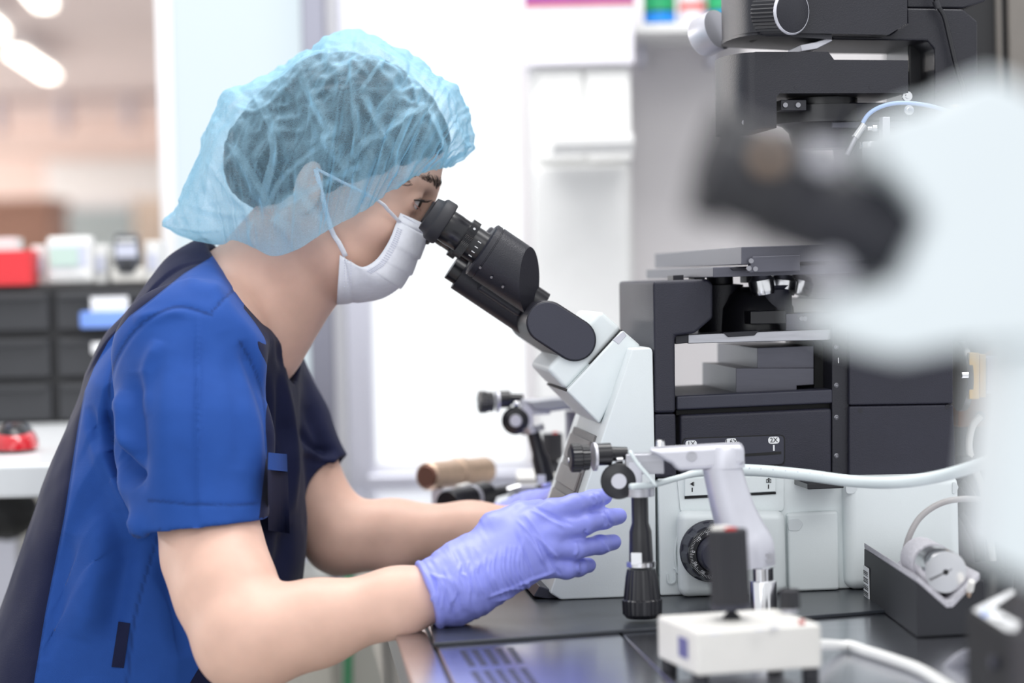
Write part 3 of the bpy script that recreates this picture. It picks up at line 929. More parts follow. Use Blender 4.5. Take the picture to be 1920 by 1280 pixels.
# ------------------------------------------------------------------ pose
HT = math.radians(27.0)
HF = np.array([math.cos(HT), 0, -math.sin(HT)])       # where the face looks
HU = np.array([math.sin(HT), 0, math.cos(HT)])        # up through the crown
HL = np.array([0, -1.0, 0])                           # towards the wearer's right
EYE0 = P(790, 385, 2.222)
hd = lambda f, u, l=0.0: EYE0 + HF * f + HU * u + HL * l
HEAD_AX = np.array([HF, HU, HL])
YMID = EYE0[1]


def mid(px, py, lat=0.0):
    """point on the plane `lat` metres towards the camera from the head's middle plane"""
    return onplane(px, py, EYE0 + HL * lat, HL)


SH_N, SH_F = P(348, 670, 2.08), P(455, 725, 2.36)
EL_N, EL_F = P(470, 1196, 1.932), P(637, 1006, 2.345)
WR_N, WR_F = P(835, 1106, 1.957), P(965, 994, 2.350)
TL = unit(SH_N - SH_F)
TOR = [((405, 655), 0.070, 1.75), ((362, 770), 0.092, 1.62), ((335, 925), 0.108, 1.45), ((316, 1040), 0.117, 1.38), ((282, 1170), 0.123, 1.36), ((247, 1280), 0.125, 1.36), ((205, 1420), 0.128, 1.36), ((180, 1500), 0.125, 1.36)]
TD = 2.25

person = thing('person', (P(200, 1500, 2.25)[0], 2.25, 0.0),
               'seated person in blue scrubs, blue hair cap and white mask looking into the microscope', 'person')


def torso(V, shrink, k=0.03):
    for (a, ra, fa), (b, rb, fb) in zip(TOR[:-1], TOR[1:]):
        V.cone(P(*a, TD), P(*b, TD), ra - shrink, rb - shrink, k, flat=(TL, (fa + fb) / 2))


NECK0, NECK1 = hd(-0.083, -0.055), P(420, 615, 2.25)

# ---- body: one continuous skin
V = Vox(np.minimum(P(-40, 1290, 1.98), P(-40, 1290, 2.6)), P(1010, 20, 2.60), 0.0022)
V.lo[1] = 1.87; V = Vox(V.lo, np.array([P(1000, 640, 2.3)[0], 2.56, P(640, 60, 2.2)[2]]), 0.0022)
torso(V, 0.018)
V.cone(P(430, 590, 2.25), SH_N, 0.052, 0.047, 0.03)
V.cone(P(450, 600, 2.25), SH_F, 0.052, 0.045, 0.03)
V.cone(NECK0, NECK1, 0.049, 0.052, 0.02)
V.cone(hd(-0.06, -0.07), P(505, 640, 2.25), 0.034, 0.03, 0.03)
# skull and face
V.ell(hd(-0.083, 0.022), HEAD_AX, (0.0885, 0.081, 0.073), 0.01)
V.ell(hd(-0.047, -0.030), HEAD_AX, (0.053, 0.072, 0.061), 0.02)
V.ell(hd(-0.042, -0.072), HEAD_AX, (0.043, 0.026, 0.043), 0.02)
V.ell(hd(-0.018, -0.086), HEAD_AX, (0.016, 0.014, 0.02), 0.02)
for s in (-1, 1):
    V.cone(hd(-0.088, -0.052, 0.050 * s), hd(-0.026, -0.085, 0.018 * s), 0.017, 0.013, 0.02)
    V.ell(hd(-0.028, -0.030, 0.043 * s), HEAD_AX, (0.022, 0.017, 0.018), 0.015)
    V.cone(hd(-0.002, 0.019, 0.012 * s), hd(-0.018, 0.018, 0.047 * s), 0.007, 0.008, 0.014)
    V.ell(hd(0.005, 0.000, 0.026 * s), HEAD_AX, (0.014, 0.011, 0.015), 0.012, 'sub')
    V.ell(hd(-0.0125, 0.000, 0.031 * s), HEAD_AX, (0.0145, 0.0135, 0.0155), 0.004)
V.cone(hd(0.000, 0.008), hd(0.007, -0.030), 0.007, 0.008, 0.012)
V.ell(hd(0.004, -0.033), HEAD_AX, (0.010, 0.009, 0.015), 0.008)
V.ell(hd(-0.005, -0.060), HEAD_AX, (0.010, 0.012, 0.02), 0.01)
# ears
for s in (-1, 1):
    V.ell(hd(-0.094, -0.030, 0.073 * s), np.array([unit(HF + 0.2 * HU), unit(HU - 0.2 * HF), HL]), (0.013, 0.025, 0.006), 0.006)
    V.ell(hd(-0.091, -0.027, 0.079 * s), np.array([HF, HU, HL]), (0.007, 0.015, 0.004), 0.004, 'sub')
# opening between the lids, with the eyeball behind it
for s in (-1, 1):
    V.ell(hd(0.002, -0.0005, 0.029 * s), HEAD_AX, (0.013, 0.0052, 0.0155), 0.0015, 'sub')
# arms
V.chain([SH_N, P(382, 930, 2.02), P(400, 1040, 1.99), P(425, 1112, 1.962), EL_N], [0.046, 0.0400, 0.0390, 0.0388, 0.0345], 0.02)
V.chain([EL_N, EL_N * 0.68 + WR_N * 0.32 + np.array([0, 0, -0.001]), EL_N * 0.25 + WR_N * 0.75, WR_N], [0.0330, 0.0325, 0.0250, 0.0215], 0.018)
V.cone(EL_N + np.array([-0.010, 0, -0.006]), EL_N + np.array([0.004, 0, -0.005]), 0.029, 0.028, 0.03)
V.chain([SH_F, SH_F * 0.45 + EL_F * 0.55, EL_F], [0.045, 0.0375, 0.0335], 0.015)
V.chain([EL_F, EL_F * 0.7 + WR_F * 0.3, EL_F * 0.25 + WR_F * 0.75, WR_F], [0.0335, 0.0315, 0.0265, 0.0240], 0.018)
v, q = V.mesh(3)
mk('body', v, q, M['skin'], person, smooth=True)
del V

# ---- hair under the cap
V = Vox(hd(-0.19, 0.0, 0) - 0.14, hd(-0.03, 0.03, 0) + 0.13, 0.003)
V.ell(hd(-0.081, 0.019), HEAD_AX, (0.0925, 0.0865, 0.079), 0.01)
V.ell(hd(-0.145, -0.020), HEAD_AX, (0.040, 0.048, 0.052), 0.03)
V.half(hd(-0.010, 0.042), unit(HF * 0.72 - HU * 0.70), k=0.01)
V.half(hd(-0.09, -0.056), unit(-HU + 0.35 * HF), k=0.015)
v, q = V.mesh(2)
v = v + normals(v, q) * (0.0025 * vnoise(v * np.array([90, 220, 90]), 3))[:, None]
hair = mk('hair', v, q, M['hair'], person, smooth=True)
sb = MB()
for a in range(7):
    p0 = np.array([742 + 5 * a + RNG.uniform(-3, 3), 342 - 2.2 * a]); L_ = RNG.uniform(28, 50)
    pts = [p0, p0 + (L_ * 0.4, 2 + 6 * RNG.random()), p0 + (L_ * 0.75, 1 + 5 * RNG.random()), p0 + (L_, -8 * RNG.random())]
    sb.tube([mid(*c, 0.0665 - 0.0007 * max(c[0] - 750, 0) ** 0.93) for c in spline(pts, 9)], 0.00025, n=5)
sb.build('stray_hair', M['hair'], hair, smooth=True)

# ---- eyes, lashes, brows
for s in (1, -1):
    c = hd(-0.0118, -0.0002, 0.031 * s)
    gaze = unit(HF + 0.03 * HU)
    eb = MB(); eb.lathe(c - gaze * 0.0122, gaze, [(0.0122 - 0.0122 * math.cos(t), 0.0122 * math.sin(t)) for t in np.linspace(0.02, PI - 0.02, 20)], 28)
    ey = eb.build('eye', M['eye_white'], person, smooth=True)
    ib = MB(); ib.lathe(c + gaze * 0.0108, gaze, [(0, 0.0058), (0.0012, 0.0048), (0.0020, 0.0026), (0.0022, 0.0004)], 24)
    ib.build('iris', M['iris'], ey, smooth=True)
    lb = MB(); lo_ = MB()
    lid = []
    for t in np.linspace(-1, 1, 15):
        a = t * 1.15
        lid.append(c + HF * 0.0138 * math.cos(a) + HL * 0.0148 * math.sin(a) + HU * (0.0042 * math.cos(a * 1.2) + 0.0004))
    lb.tube(lid, [0.0004 + 0.0007 * math.cos(t * 1.4) for t in np.linspace(-1, 1, 15)], n=6)
    for i in range(1, 14):
        for k in range(2):
            p = lid[i] + (lid[min(i + 1, 14)] - lid[i]) * 0.5 * k
            out = unit((p - c) * np.array([1, 1, 1]))
            lb.tube([p, p + out * 0.004 - HU * 0.0008, p + out * 0.007 + HU * 0.0018], [0.0003, 0.0002, 0.00008], n=4)
    lb.build('eyelashes', M['hair'], person, smooth=True)
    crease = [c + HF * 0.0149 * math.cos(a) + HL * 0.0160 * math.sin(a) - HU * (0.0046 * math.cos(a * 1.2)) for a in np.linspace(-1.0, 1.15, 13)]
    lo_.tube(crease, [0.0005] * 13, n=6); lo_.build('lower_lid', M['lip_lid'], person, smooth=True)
    bb = MB()
    for i in range(110):
        t = RNG.random()
        base = np.array([0.0035 - 0.020 * t ** 1.7, 0.0205 + 0.0055 * math.sin(t * 2.6) - 0.004 * t, (0.011 + 0.040 * t)])
        wdt = 0.0042 * (1 - 0.75 * t)
        base = base + np.array([0, RNG.uniform(-1, 1) * wdt, 0])
        p = hd(base[0] + 0.0045, base[1], base[2] * s)
        dirn = unit(HU * (0.6 - 0.5 * t) + HL * s * (0.35 + 0.8 * t) - HF * (0.15 + 0.5 * t))
        bb.tube([p, p + dirn * 0.004 + HF * 0.0006, p + dirn * 0.0075], [0.00024, 0.0002, 0.00008], n=4)
    bb.build('eyebrow', M['brow'], person, smooth=True)

# ---- scrub top
V = Vox(np.array([P(-60, 1290, 2.3)[0], 1.89, P(300, 1420, 2.3)[2]]), np.array([P(690, 640, 2.4)[0], 2.56, P(300, 430, 2.1)[2]]), 0.0025)
torso(V, 0.0)
V.cone(P(425, 560, 2.25), SH_N + np.array([0.01, 0, 0.0]), 0.050, 0.055, 0.03)
V.cone(P(430, 560, 2.25), SH_F, 0.058, 0.058, 0.03)
V.cone(P(362, 552, 2.25), P(280, 668, 2.25), 0.028, 0.036, 0.03, flat=(TL, 2.0))
HEM_N, HEM_F = P(381, 984, 2.002), P(574, 905, 2.352)
ax_n, ax_f = unit(HEM_N - SH_N), unit(HEM_F - SH_F)
_vr = unit(ray(381, 984)); HN = unit(ax_n - _vr * (ax_n @ _vr) + _vr * 0.04)
S = Vox(V.lo, V.lo + V.h * (V.n - 1.5), V.h)
assert (S.n == V.n).all()
S.chain([SH_N, SH_N * 0.45 + HEM_N * 0.55, HEM_N + ax_n * 0.05], [0.063, 0.0625, 0.0485], 0.022)
S.half(HEM_N, HN, HEM_N - 0.12, HEM_N + 0.12)
S.chain([SH_F, SH_F * 0.5 + HEM_F * 0.5, HEM_F + ax_f * 0.05], [0.058, 0.0525, 0.0455], 0.022)
S.half(HEM_F, ax_f, HEM_F - 0.1, HEM_F + 0.1)
# the sleeves end in open hems
S.cone(HEM_N - ax_n * 0.03, HEM_N + ax_n * 0.02, 0.0465, 0.0460, 0.0, 'sub')
S.cone(HEM_F - ax_f * 0.03, HEM_F + ax_f * 0.02, 0.0425, 0.0420, 0.0, 'sub')
V.f = smin(V.f, S.f, 0.022)
del S
# neckline
p0, p1 = mid(362, 452), mid(512, 640)
nn = unit(np.cross(p1 - p0, np.array([0, 1.0, 0]))); nn = nn if nn[0] > 0 else -nn
bulge = P(440, 530, 2.25)
V.op(lambda X, Y, Z: (X - p0[0]) * nn[0] + (Y - p0[1]) * nn[1] + (Z - p0[2]) * nn[2] - 0.008, V.lo, np.array([P(512, 640, 2.25)[0], 2.6, 1.3]), 0.004, 'and')
V.cone(NECK0, NECK1, 0.055, 0.058, 0.003, 'sub')
V.cone(hd(-0.06, -0.07), P(515, 655, 2.25), 0.037, 0.034, 0.003, 'sub')
V.cone(hd(-0.07, -0.06), P(478, 632, 2.25), 0.053, 0.055, 0.003, 'sub')
v, q = V.mesh(2)
del V
SEW = [
    ([(300, 990), (262, 1120), (248, 1190), (238, 1290)], 4, -0.0012),           # side seam
    ([(455, 530), (420, 560), (397, 585)], 4, -0.001),                            # yoke seam
    ([(392, 484), (345, 512), (285, 560), (243, 592)], 3, -0.001),
    ([(158, 735), (146, 800), (121, 965), (85, 1148), (62, 1290)], 4, -0.0012),
    ([(397, 590), (330, 575), (262, 610), (215, 680), (203, 760), (214, 830)], 6, -0.002),   # armhole
    ([(449, 640), (480, 700), (497, 770), (500, 850), (494, 920)], 6, -0.0015),
    ([(278, 938), (380, 946), (488, 944)], 3, -0.0008),                           # hem stitching
    ([(571, 885), (610, 880), (640, 866)], 3, -0.0008),
]
FOLD = [
    ([(212, 770), (206, 830), (232, 880), (262, 905)], 14, -0.012),               # gather at the back of the armpit
    ([(232, 730), (228, 800), (246, 850)], 12, 0.006),
    ([(180, 800), (205, 880), (240, 960), (270, 1010)], 16, 0.007),
    ([(165, 760), (200, 880), (255, 1000)], 10, -0.005),
    ([(330, 600), (318, 700), (312, 800), (312, 940)], 26, 0.002),
    ([(372, 590), (372, 700), (372, 850), (374, 970)], 5, 0.0022),                # pressed sleeve crease
    ([(420, 620), (445, 720), (452, 820), (450, 880)], 22, -0.0012),
    ([(260, 700), (255, 780), (262, 900)], 18, -0.004),
    ([(300, 640), (275, 700), (268, 780)], 14, 0.003),
    ([(345, 520), (380, 540), (420, 540)], 14, 0.002),
    ([(250, 600), (300, 590), (350, 585)], 12, 0.002),
    ([(452, 640), (480, 700), (510, 800), (520, 900)], 14, -0.004),
    ([(500, 620), (530, 720), (545, 830), (548, 960)], 9, 0.005),                 # front edge fold
    ([(515, 640), (528, 730), (536, 850)], 9, -0.005),
    ([(200, 960), (180, 1080), (150, 1200)], 28, 0.004),
    ([(240, 1010), (225, 1100), (205, 1200)], 22, -0.004),
    ([(130, 1000), (105, 1120), (80, 1240)], 22, -0.004),
    ([(310, 1050), (330, 1150), (350, 1230)], 22, -0.003),
    ([(575, 760), (600, 830), (615, 880)], 12, -0.003),
    ([(555, 800), (590, 838), (628, 845)], 7, -0.003),
    ([(558, 840), (600, 858), (640, 868)], 7, 0.003),
    ([(540, 980), (530, 1050), (500, 1120)], 16, -0.003),
]
nr = normals(v, q)
v = v + nr * (0.0016 * vnoise(v * 22, 5) + 0.0007 * vnoise(v * 50, 6))[:, None]
v = strokes(v, q, [(a, b, c * (2.2 if b >= 16 else 1.6)) for a, b, c in FOLD])
v = strokes(v, q, SEW)
uv = project(v)
back = [(405, 475), (392, 484), (345, 512), (285, 560), (243, 592), (203, 640), (176, 690), (158, 735), (146, 800), (121, 965), (85, 1148), (62, 1290), (35, 1420)]
front = [(560, 560), (458, 570), (447, 640), (470, 690), (492, 740), (500, 850), (487, 960), (480, 1000), (430, 1130), (387, 1228), (350, 1290), (290, 1420)]


def side(line, ref):
    d, s, _ = polydist(uv, line)
    _, s0, _ = polydist(np.array([ref], float), line)
    return d * s * s0[0]


lat = (v - P(400, 800, TD)) @ TL
d_back = side(back, (60, 1000)); d_front = side(front, (540, 900))
ba = HEM_N - SH_N
t = np.clip(((v - SH_N) @ ba) / (ba @ ba), 0, 1.2)
rs = np.linalg.norm(v - SH_N - t[:, None] * ba, axis=1)
d_sl = (rs - (0.066 - 0.016 * t) - 0.004) * 2000
d_far = (-lat - 0.045) * 2000
navy = np.maximum(np.maximum(d_back, d_far), np.minimum(d_front, d_sl))
sm_ = np.zeros(len(v))
for ln, w, amp in SEW:
    d, _, _ = polydist(uv, spline(ln, 24)); sm_ = np.maximum(sm_, np.where(lat > -0.05, np.clip(1.9 - d / 1.8, 0, 1) * 0.4, 0))
scrubs = mk('scrub_top', v, q, M['scrubs'], person, smooth=True, attrs={'navy': navy, 'seam': sm_})
SCRUB_V, SCRUB_Q = v, q


def onto(vs, pts, lift=0.002, r=9):
    """points of a cloth surface under pixels, lifted off it"""
    uvs = project(vs); dep = (vs - CAM) @ _fw; out = []
    for p in pts:
        k = np.linalg.norm(uvs - np.asarray(p), axis=1)
        near = np.where(k < r)[0]
        if len(near) == 0: near = np.argsort(k)[:5]
        dmin = dep[near].min(); near = near[dep[near] < dmin + 0.02]
        w = np.exp(-(k[near] / (r * 0.5)) ** 2) + 1e-6
        out.append(P(p[0], p[1], (dep[near] * w).sum() / w.sum() - lift))
    return out


def patch(name, quad, nx, ny, mtl, parent, lift=0.0009, thick=0.0014, label=None):
    a, b, c, d = [np.asarray(p, float) for p in quad]
    top = [];
    for j in range(ny + 1):
        for i in range(nx + 1):
            s, t_ = i / nx, j / ny
            top.append((a * (1 - s) + b * s) * (1 - t_) + (d * (1 - s) + c * s) * t_)
    raw = onto(SCRUB_V, top, lift)
    dep = (np.array(raw) - CAM) @ _fw; tp = np.array(top); cx, cy = (tp - tp.mean(0)).T / 50
    A_ = np.stack([np.ones_like(cx), cx, cy, cx * cx, cx * cy, cy * cy], 1)
    fit = A_ @ np.linalg.lstsq(A_, dep, rcond=None)[0]
    fit -= max(0, np.percentile(fit - dep, 85))
    pts = [P(p[0], p[1], d_) for p, d_ in zip(top, fit)]
    n = len(pts); vs = pts + [p + unit(p - CAM) * (thick + lift) for p in pts]
    f = []
    W = nx + 1
    for j in range(ny):
        for i in range(nx):
            k = j * W + i; f.append((k, k + 1, k + W + 1, k + W)); f.append((n + k, n + k + W, n + k + W + 1, n + k + 1))
    ed = [i for i in range(W)] + [j * W + nx for j in range(1, ny + 1)] + [ny * W + i for i in range(nx - 1, -1, -1)] + [j * W for j in range(ny - 1, 0, -1)]
    for i in range(len(ed)):
        x, y = ed[i], ed[(i + 1) % len(ed)]; f.append((x, y, n + y, n + x))
    return mk(name, vs, f, mtl, parent, smooth=40, label=label)


patch('pen_loop', [(222, 1165), (244, 1168), (232, 1252), (209, 1250)], 3, 8, M['navy'], scrubs, label='navy pen loop on the side seam')
patch('pocket_band', [(503, 848), (538, 851), (539, 884), (502, 880)], 4, 4, M['royal'], scrubs, label='royal blue top band of the chest pocket')
patch('chest_pocket', [(502, 880), (540, 884), (543, 1000), (503, 994)], 5, 10, M['navy'], scrubs)

# ------------------------------------------------------------------ bouffant cap
Lc = [(843, 304, 0.0), (826, 314, 0.034), (792, 323, 0.057), (747, 346, 0.073), (700, 383, 0.080), (650, 412, 0.083), (600, 441, 0.083), (558, 467, 0.078), (512, 480, 0.066), (470, 461, 0.055), (436, 450, 0.046), (414, 459, 0.034), (360, 450, 0.018), (306, 424, 0.0)]
Tc = [(862, 300), (884, 268), (874, 215), (850, 170), (806, 130), (742, 90), (660, 62), (575, 96), (498, 146), (432, 172), (398, 222), (366, 305), (342, 372), (309, 416)]
NU, NV = 420, 170
L_ = spline([(a, b, c) for a, b, c in Lc], NU); T_ = spline(Tc, NU)
uu = np.linspace(0, 1, NU)
ridge = 0.5 * vnoise(np.stack([uu * 46, uu * 0, uu * 0 + 3.3], 1), 21) + 0.5 * vnoise(np.stack([uu * 100, uu * 0, uu * 0 + 1.1], 1), 22)
verts = []; lay = []
for i in range(NU):
    lx, ly, w = L_[i]; tx, ty = T_[i]
    ends = min(1.0, min(uu[i], 1 - uu[i]) * 9)
    for j in range(NV):
        ph = PI * j / (NV - 1)
        s = math.sin(ph); c = math.cos(ph)
        a = s ** 0.85
        x, y = lx + (tx - lx) * a, ly + (ty - ly) * a
        lt = (w + (0.026 * ends + 0.004) * s ** 0.7) * math.copysign(abs(c) ** 0.72, c)
        verts.append((x, y, lt))
verts = np.array(verts)
pts = np.array([mid(x, y, l) for x, y, l in verts])
idx = np.arange(NU * NV).reshape(NU, NV)
Q = np.stack([idx[:-1, :-1], idx[1:, :-1], idx[1:, 1:], idx[:-1, 1:]], -1).reshape(-1, 4)
nr = normals(pts, Q)
ctr = mid(620, 290, 0)
if ((pts - ctr) * nr).sum() < 0: Q = Q[:, ::-1]; nr = -nr
phs = np.tile(np.linspace(0, PI, NV), NU); us = np.repeat(uu, NV)
edge = np.minimum(phs, PI - phs)
gath = np.repeat(ridge, NV)
hem = np.clip(1 - us * 0 , 0, 1)
fr = np.clip((0.62 - us) / 0.3, 0.15, 1)                       # tighter gathers along the forehead and temple
disp = gath * (0.0062 * np.exp(-edge / 0.45) + 0.0015) * fr
disp *= np.clip(edge / 0.05, 0.35, 1)
pn = vnoise(pts * np.array([38, 38, 30]), 31); p2 = vnoise(pts * 85, 32)
tri = lambda x: np.abs((x % 1.0) - 0.5) * 2 - 0.5
warp = pts + 0.012 * np.stack([vnoise(pts * 26, 51), vnoise(pts * 26, 52), vnoise(pts * 26, 53)], 1)
rg_ = np.random.default_rng(12)
crum = np.zeros(len(pts)); crl = np.zeros(len(pts))
for fq, am in ((14, .0040), (17, .0036), (23, .0028), (29, .0022), (41, .0016), (55, .0011), (75, .0008)):
    dv = unit(rg_.normal(size=3) * np.array([1, 0.5, 1])); wgt_ = 0.5 + 0.5 * vnoise(pts * 12 + fq, 60 + fq)
    tw = tri(warp @ dv * fq + rg_.random())
    crum += 1.3 * am * tw * (0.4 + 0.9 * wgt_)
    if fq < 60: crl = np.maximum(crl, np.exp(-(0.5 - np.abs(tw)) / (2 * fq * 0.0011)) * np.clip(wgt_ * 2.2 - 0.9, 0, 1))
crum += 0.0010 * (1 - np.abs(p2) * 2.6)
disp += crum * np.clip(edge / 0.25, 0.2, 1)
pts = pts + nr * disp[:, None]
CRE = [
    ([(560, 118), (590, 190), (622, 250), (612, 262), (650, 312), (672, 350)], 7, 0.007),
    ([(660, 105), (662, 180), (668, 240), (664, 292)], 6, 0.007),
    ([(672, 180), (700, 225), (722, 262), (745, 300)], 7, 0.006),
    ([(640, 320), (690, 270), (720, 255), (792, 200)], 6, 0.005),
    ([(420, 262), (455, 310), (490, 370), (500, 400)], 8, 0.007),
    ([(500, 395), (560, 360), (640, 320), (690, 300)], 6, 0.005),
    ([(512, 230), (520, 290), (505, 350), (496, 398)], 6, 0.006),
    ([(610, 262), (560, 300), (520, 340), (497, 395)], 7, -0.004),
    ([(700, 84), (758, 135), (778, 180), (780, 200)], 7, 0.006),
    ([(730, 100), (700, 140), (672, 178)], 6, 0.004),
    ([(800, 200), (815, 240), (830, 280), (826, 310)], 6, 0.006),
    ([(845, 180), (852, 230), (848, 280)], 5, 0.005),
    ([(770, 205), (745, 260), (738, 310), (745, 340)], 6, 0.005),
    ([(720, 265), (716, 310), (730, 345)], 5, 0.005),
    ([(790, 230), (775, 280), (770, 325)], 5, 0.004),
    ([(425, 175), (400, 240), (392, 320), (380, 400)], 9, 0.005),
    ([(380, 290), (430, 360), (470, 400)], 7, 0.005),
    ([(345, 380), (410, 400), (480, 405)], 7, 0.004),
    ([(320, 425), (380, 432), (430, 428)], 5, 0.004),
    ([(500, 405), (530, 430), (556, 465)], 8, 0.006),
    ([(480, 405), (470, 440), (480, 465)], 7, 0.005),
    ([(560, 345), (600, 400), (640, 410)], 8, -0.004),
    ([(660, 310), (672, 350), (690, 380)], 8, 0.005),
    ([(470, 170), (500, 230), (515, 262)], 6, 0.004),
    ([(610, 80), (616, 100), (612, 125)], 5, 0.004),
    ([(690, 75), (720, 100), (760, 120), (800, 150)], 6, 0.004),
    ([(440, 200), (480, 210), (520, 180), (575, 120)], 7, 0.004),
]
ptsn = strokes(pts, Q, [(a, b, c * 0.40) for a, b, c in CRE], sharp=True)
uvc = project(pts)
den = np.zeros(len(pts))
view = CAM - pts; view /= np.linalg.norm(view, axis=1)[:, None]
fac = (nr * view).sum(1) > 0.0
rr = np.random.default_rng(4)
for ln, w, amp in CRE:
    d, sd, t_ = polydist(uvc, spline(ln, 24))
    one = sd * rr.choice([-1, 1]) > 0
    bw = w * rr.uniform(1.0, 2.6)
    band = np.where(one, np.clip((bw - d) / 2.0, 0, 1) * (rr.uniform(0.4, 0.65) if w >= 6 else rr.uniform(0.2, 0.4)), np.clip(1 - d / 2.5, 0, 1) * 0.8)
    den = np.maximum(den, band * np.clip(np.minimum(t_, 1 - t_) * 6, 0.1, 1) * fac)
den = np.maximum(den, 0.6 * crl)
# loose cloth hangs double at the rim and in the tail behind the head
den = np.maximum(den, 0.75 * np.exp(-edge / 0.12))
den = np.maximum(den, np.clip(gath * 1.3, 0, 1) * np.exp(-edge / 0.5) * fr)
cap = mk('bouffant_cap', ptsn, Q, M['cap'], person, smooth=True, attrs={'layers': den})

# ------------------------------------------------------------------ face mask
near = [(750, 400), (742, 420), (729, 452), (706, 486), (681, 500), (658, 490), (638, 478)]
mids = [(802, 424), (799, 450), (784, 482), (764, 518), (740, 543), (700, 562), (631, 569)]
lats = [0.052, 0.058, 0.0625, 0.064, 0.0655, 0.0625, 0.058]
NM, NA = 90, 60
nl = spline([(a, b, c) for (a, b), c in zip(near, lats)], NM); ml = spline(mids, NM)
pv = []; tt = np.linspace(0, 1, NM)
for i in range(NM):
    for j in range(NA):
        th = -PI / 2 + PI * j / (NA - 1)
        c = max(math.cos(th), 0.0) ** 0.78
        lt = nl[i][2] * math.copysign(abs(math.sin(th)) ** 0.85, math.sin(th))
        x = nl[i][0] + (ml[i][0] - nl[i][0]) * c; y = nl[i][1] + (ml[i][1] - nl[i][1]) * c
        pv.append(mid(x, y, lt))
pv = np.array(pv)
ix = np.arange(NM * NA).reshape(NM, NA)
mq = np.stack([ix[:-1, :-1], ix[1:, :-1], ix[1:, 1:], ix[:-1, 1:]], -1).reshape(-1, 4)
nr = normals(pv, mq)
if ((pv - hd(-0.04, -0.05)) * nr).sum() < 0: mq = mq[:, ::-1]; nr = -nr
t_ = np.repeat(tt, NA); aa = np.tile(np.abs(np.linspace(-1, 1, NA)), NM)
dm = np.zeros(len(pv))
for tp in (0.34, 0.48, 0.62):                                      # three pleats folding downwards
    z = (t_ - tp) / 0.06
    dm += 0.0018 * np.where((z > -2.2) & (z < 0), (z + 2.2) / 2.2, 0) * np.clip(1.12 - aa, 0, 1)
dm += 0.0006 * vnoise(pv * 60, 8)
dm -= 0.0012 * np.exp(-((t_ - 0.12) / 0.012) ** 2) + 0.001 * np.exp(-((t_ - 0.93) / 0.012) ** 2)
pv = pv + nr * dm[:, None]
o = mk('face_mask', pv, mq, M['mask'], person, smooth=True)
sd_ = o.modifiers.new('thickness', 'SOLIDIFY'); sd_.thickness = 0.0012; sd_.offset = 1
for s in (1, -1):
    for a, b, c in (((749, 416), (728, 394), (705, 374)), ((648, 480), (636, 456), (619, 424))):
        la, lc = (0.0585, 0.0745) if a[0] > 700 else (0.060, 0.0665)
        e0 = mid(*a, la * s); e1 = mid(*b, (la + lc) / 2 * s + 0.0015 * s); e2 = mid(*c, lc * s)
        ear = hd(-0.095, -0.012, 0.078 * s)
        MB().tube(spline([e0, e1, e2, ear], 12), 0.0026, n=8, flat=0.35, side=HF).build('ear_loop', M['mask'], o, smooth=True)
# dotted welds along the side hems
db = MB()
for k in range(16):
    for x0 in (646, 652, 658):
        p = onto(pv, [(x0 + 0.0 * k, 488 + 4.9 * k)], 0.0016, 6)[0]
        db.box(p, (0.0007, 0.0007, 0.0007))
for k in range(22):
    s = k / 21
    p = onto(pv, [(757 + 36 * s, 405 + 22 * s)], 0.0016, 6)[0]
    db.box(p, (0.0007, 0.0007, 0.0007))
for k in range(26):                                                  # bar welds along the gathered edge
    c = spline([(741, 425), (729, 456), (708, 489), (684, 505)], 26)[k]
    for m_ in (6, 11):
        p = onto(pv, [(c[0] + m_, c[1] + m_ * 0.55)], 0.0016, 6)[0]
        db.box(p, (0.0022, 0.0006, 0.0007), axes=np.array([HF, HL, HU]))
M['weld'] = mat('weld_grey', (0.55, 0.56, 0.66), 0.8)  # weld marks greyer than the mask cloth
db.build('weld_dots', M['weld'], o).__setitem__('kind', 'stuff')

# ------------------------------------------------------------------ gloves
def glove(name, pt, wr_dir, wrist, fingers, thumb, palm, cuff_r, wrinkles=None):
    lo = np.min([p for f_ in fingers for p in f_[0]] + thumb[0] + [wrist, wrist - wr_dir * 0.03], axis=0) - 0.04
    hi = np.max([p for f_ in fingers for p in f_[0]] + thumb[0] + [wrist, wrist - wr_dir * 0.04], axis=0) + 0.04
    V = Vox(lo, hi, 0.0012)
    for a, b, ra, rb in palm: V.cone(a, b, ra, rb, 0.014)
    for p, r in fingers + [thumb]:
        F_ = Vox(lo, hi, 0.0012)
        F_.chain(p, r, 0.004)
        V.f = smin(V.f, F_.f, 0.0045)
    back = wrist - wr_dir * 0.031
    V.cone(wrist, back, cuff_r * 0.96, cuff_r, 0.012)
    V.half(back + wr_dir * 0.012, -wr_dir)
    v, q = V.mesh(2)
    ce = np.exp(-(np.abs((v - back - wr_dir * 0.0135) @ wr_dir) / 0.0022) ** 2)
    rad = v - back; rad = rad - np.outer(rad @ wr_dir, wr_dir); rad /= np.linalg.norm(rad, axis=1)[:, None] + 1e-9
    v = v + rad * (0.0022 * ce)[:, None]
    along = (v - wrist) @ wr_dir
    n_ = normals(v, q)
    wz = np.clip(1 - np.abs(along - 0.005) / 0.055, 0, 1)
    w1 = vnoise(np.stack([along * 150, (v[:, 1] + v[:, 2]) * 22, v[:, 2] * 30], 1), 41)
    w2 = vnoise(np.stack([along * 330, v[:, 1] * 60, v[:, 2] * 60], 1), 42)
    v = v + n_ * (wz * (0.0012 * (1 - 2.2 * np.abs(w1)) + 0.0006 * w2) + 0.00025 * vnoise(v * 160, 43))[:, None]
    if wrinkles: v = strokes(v, q, [(a, b, c * 1.35) for a, b, c in wrinkles])
    return mk(name, v, q, M['glove'], person, smooth=True)


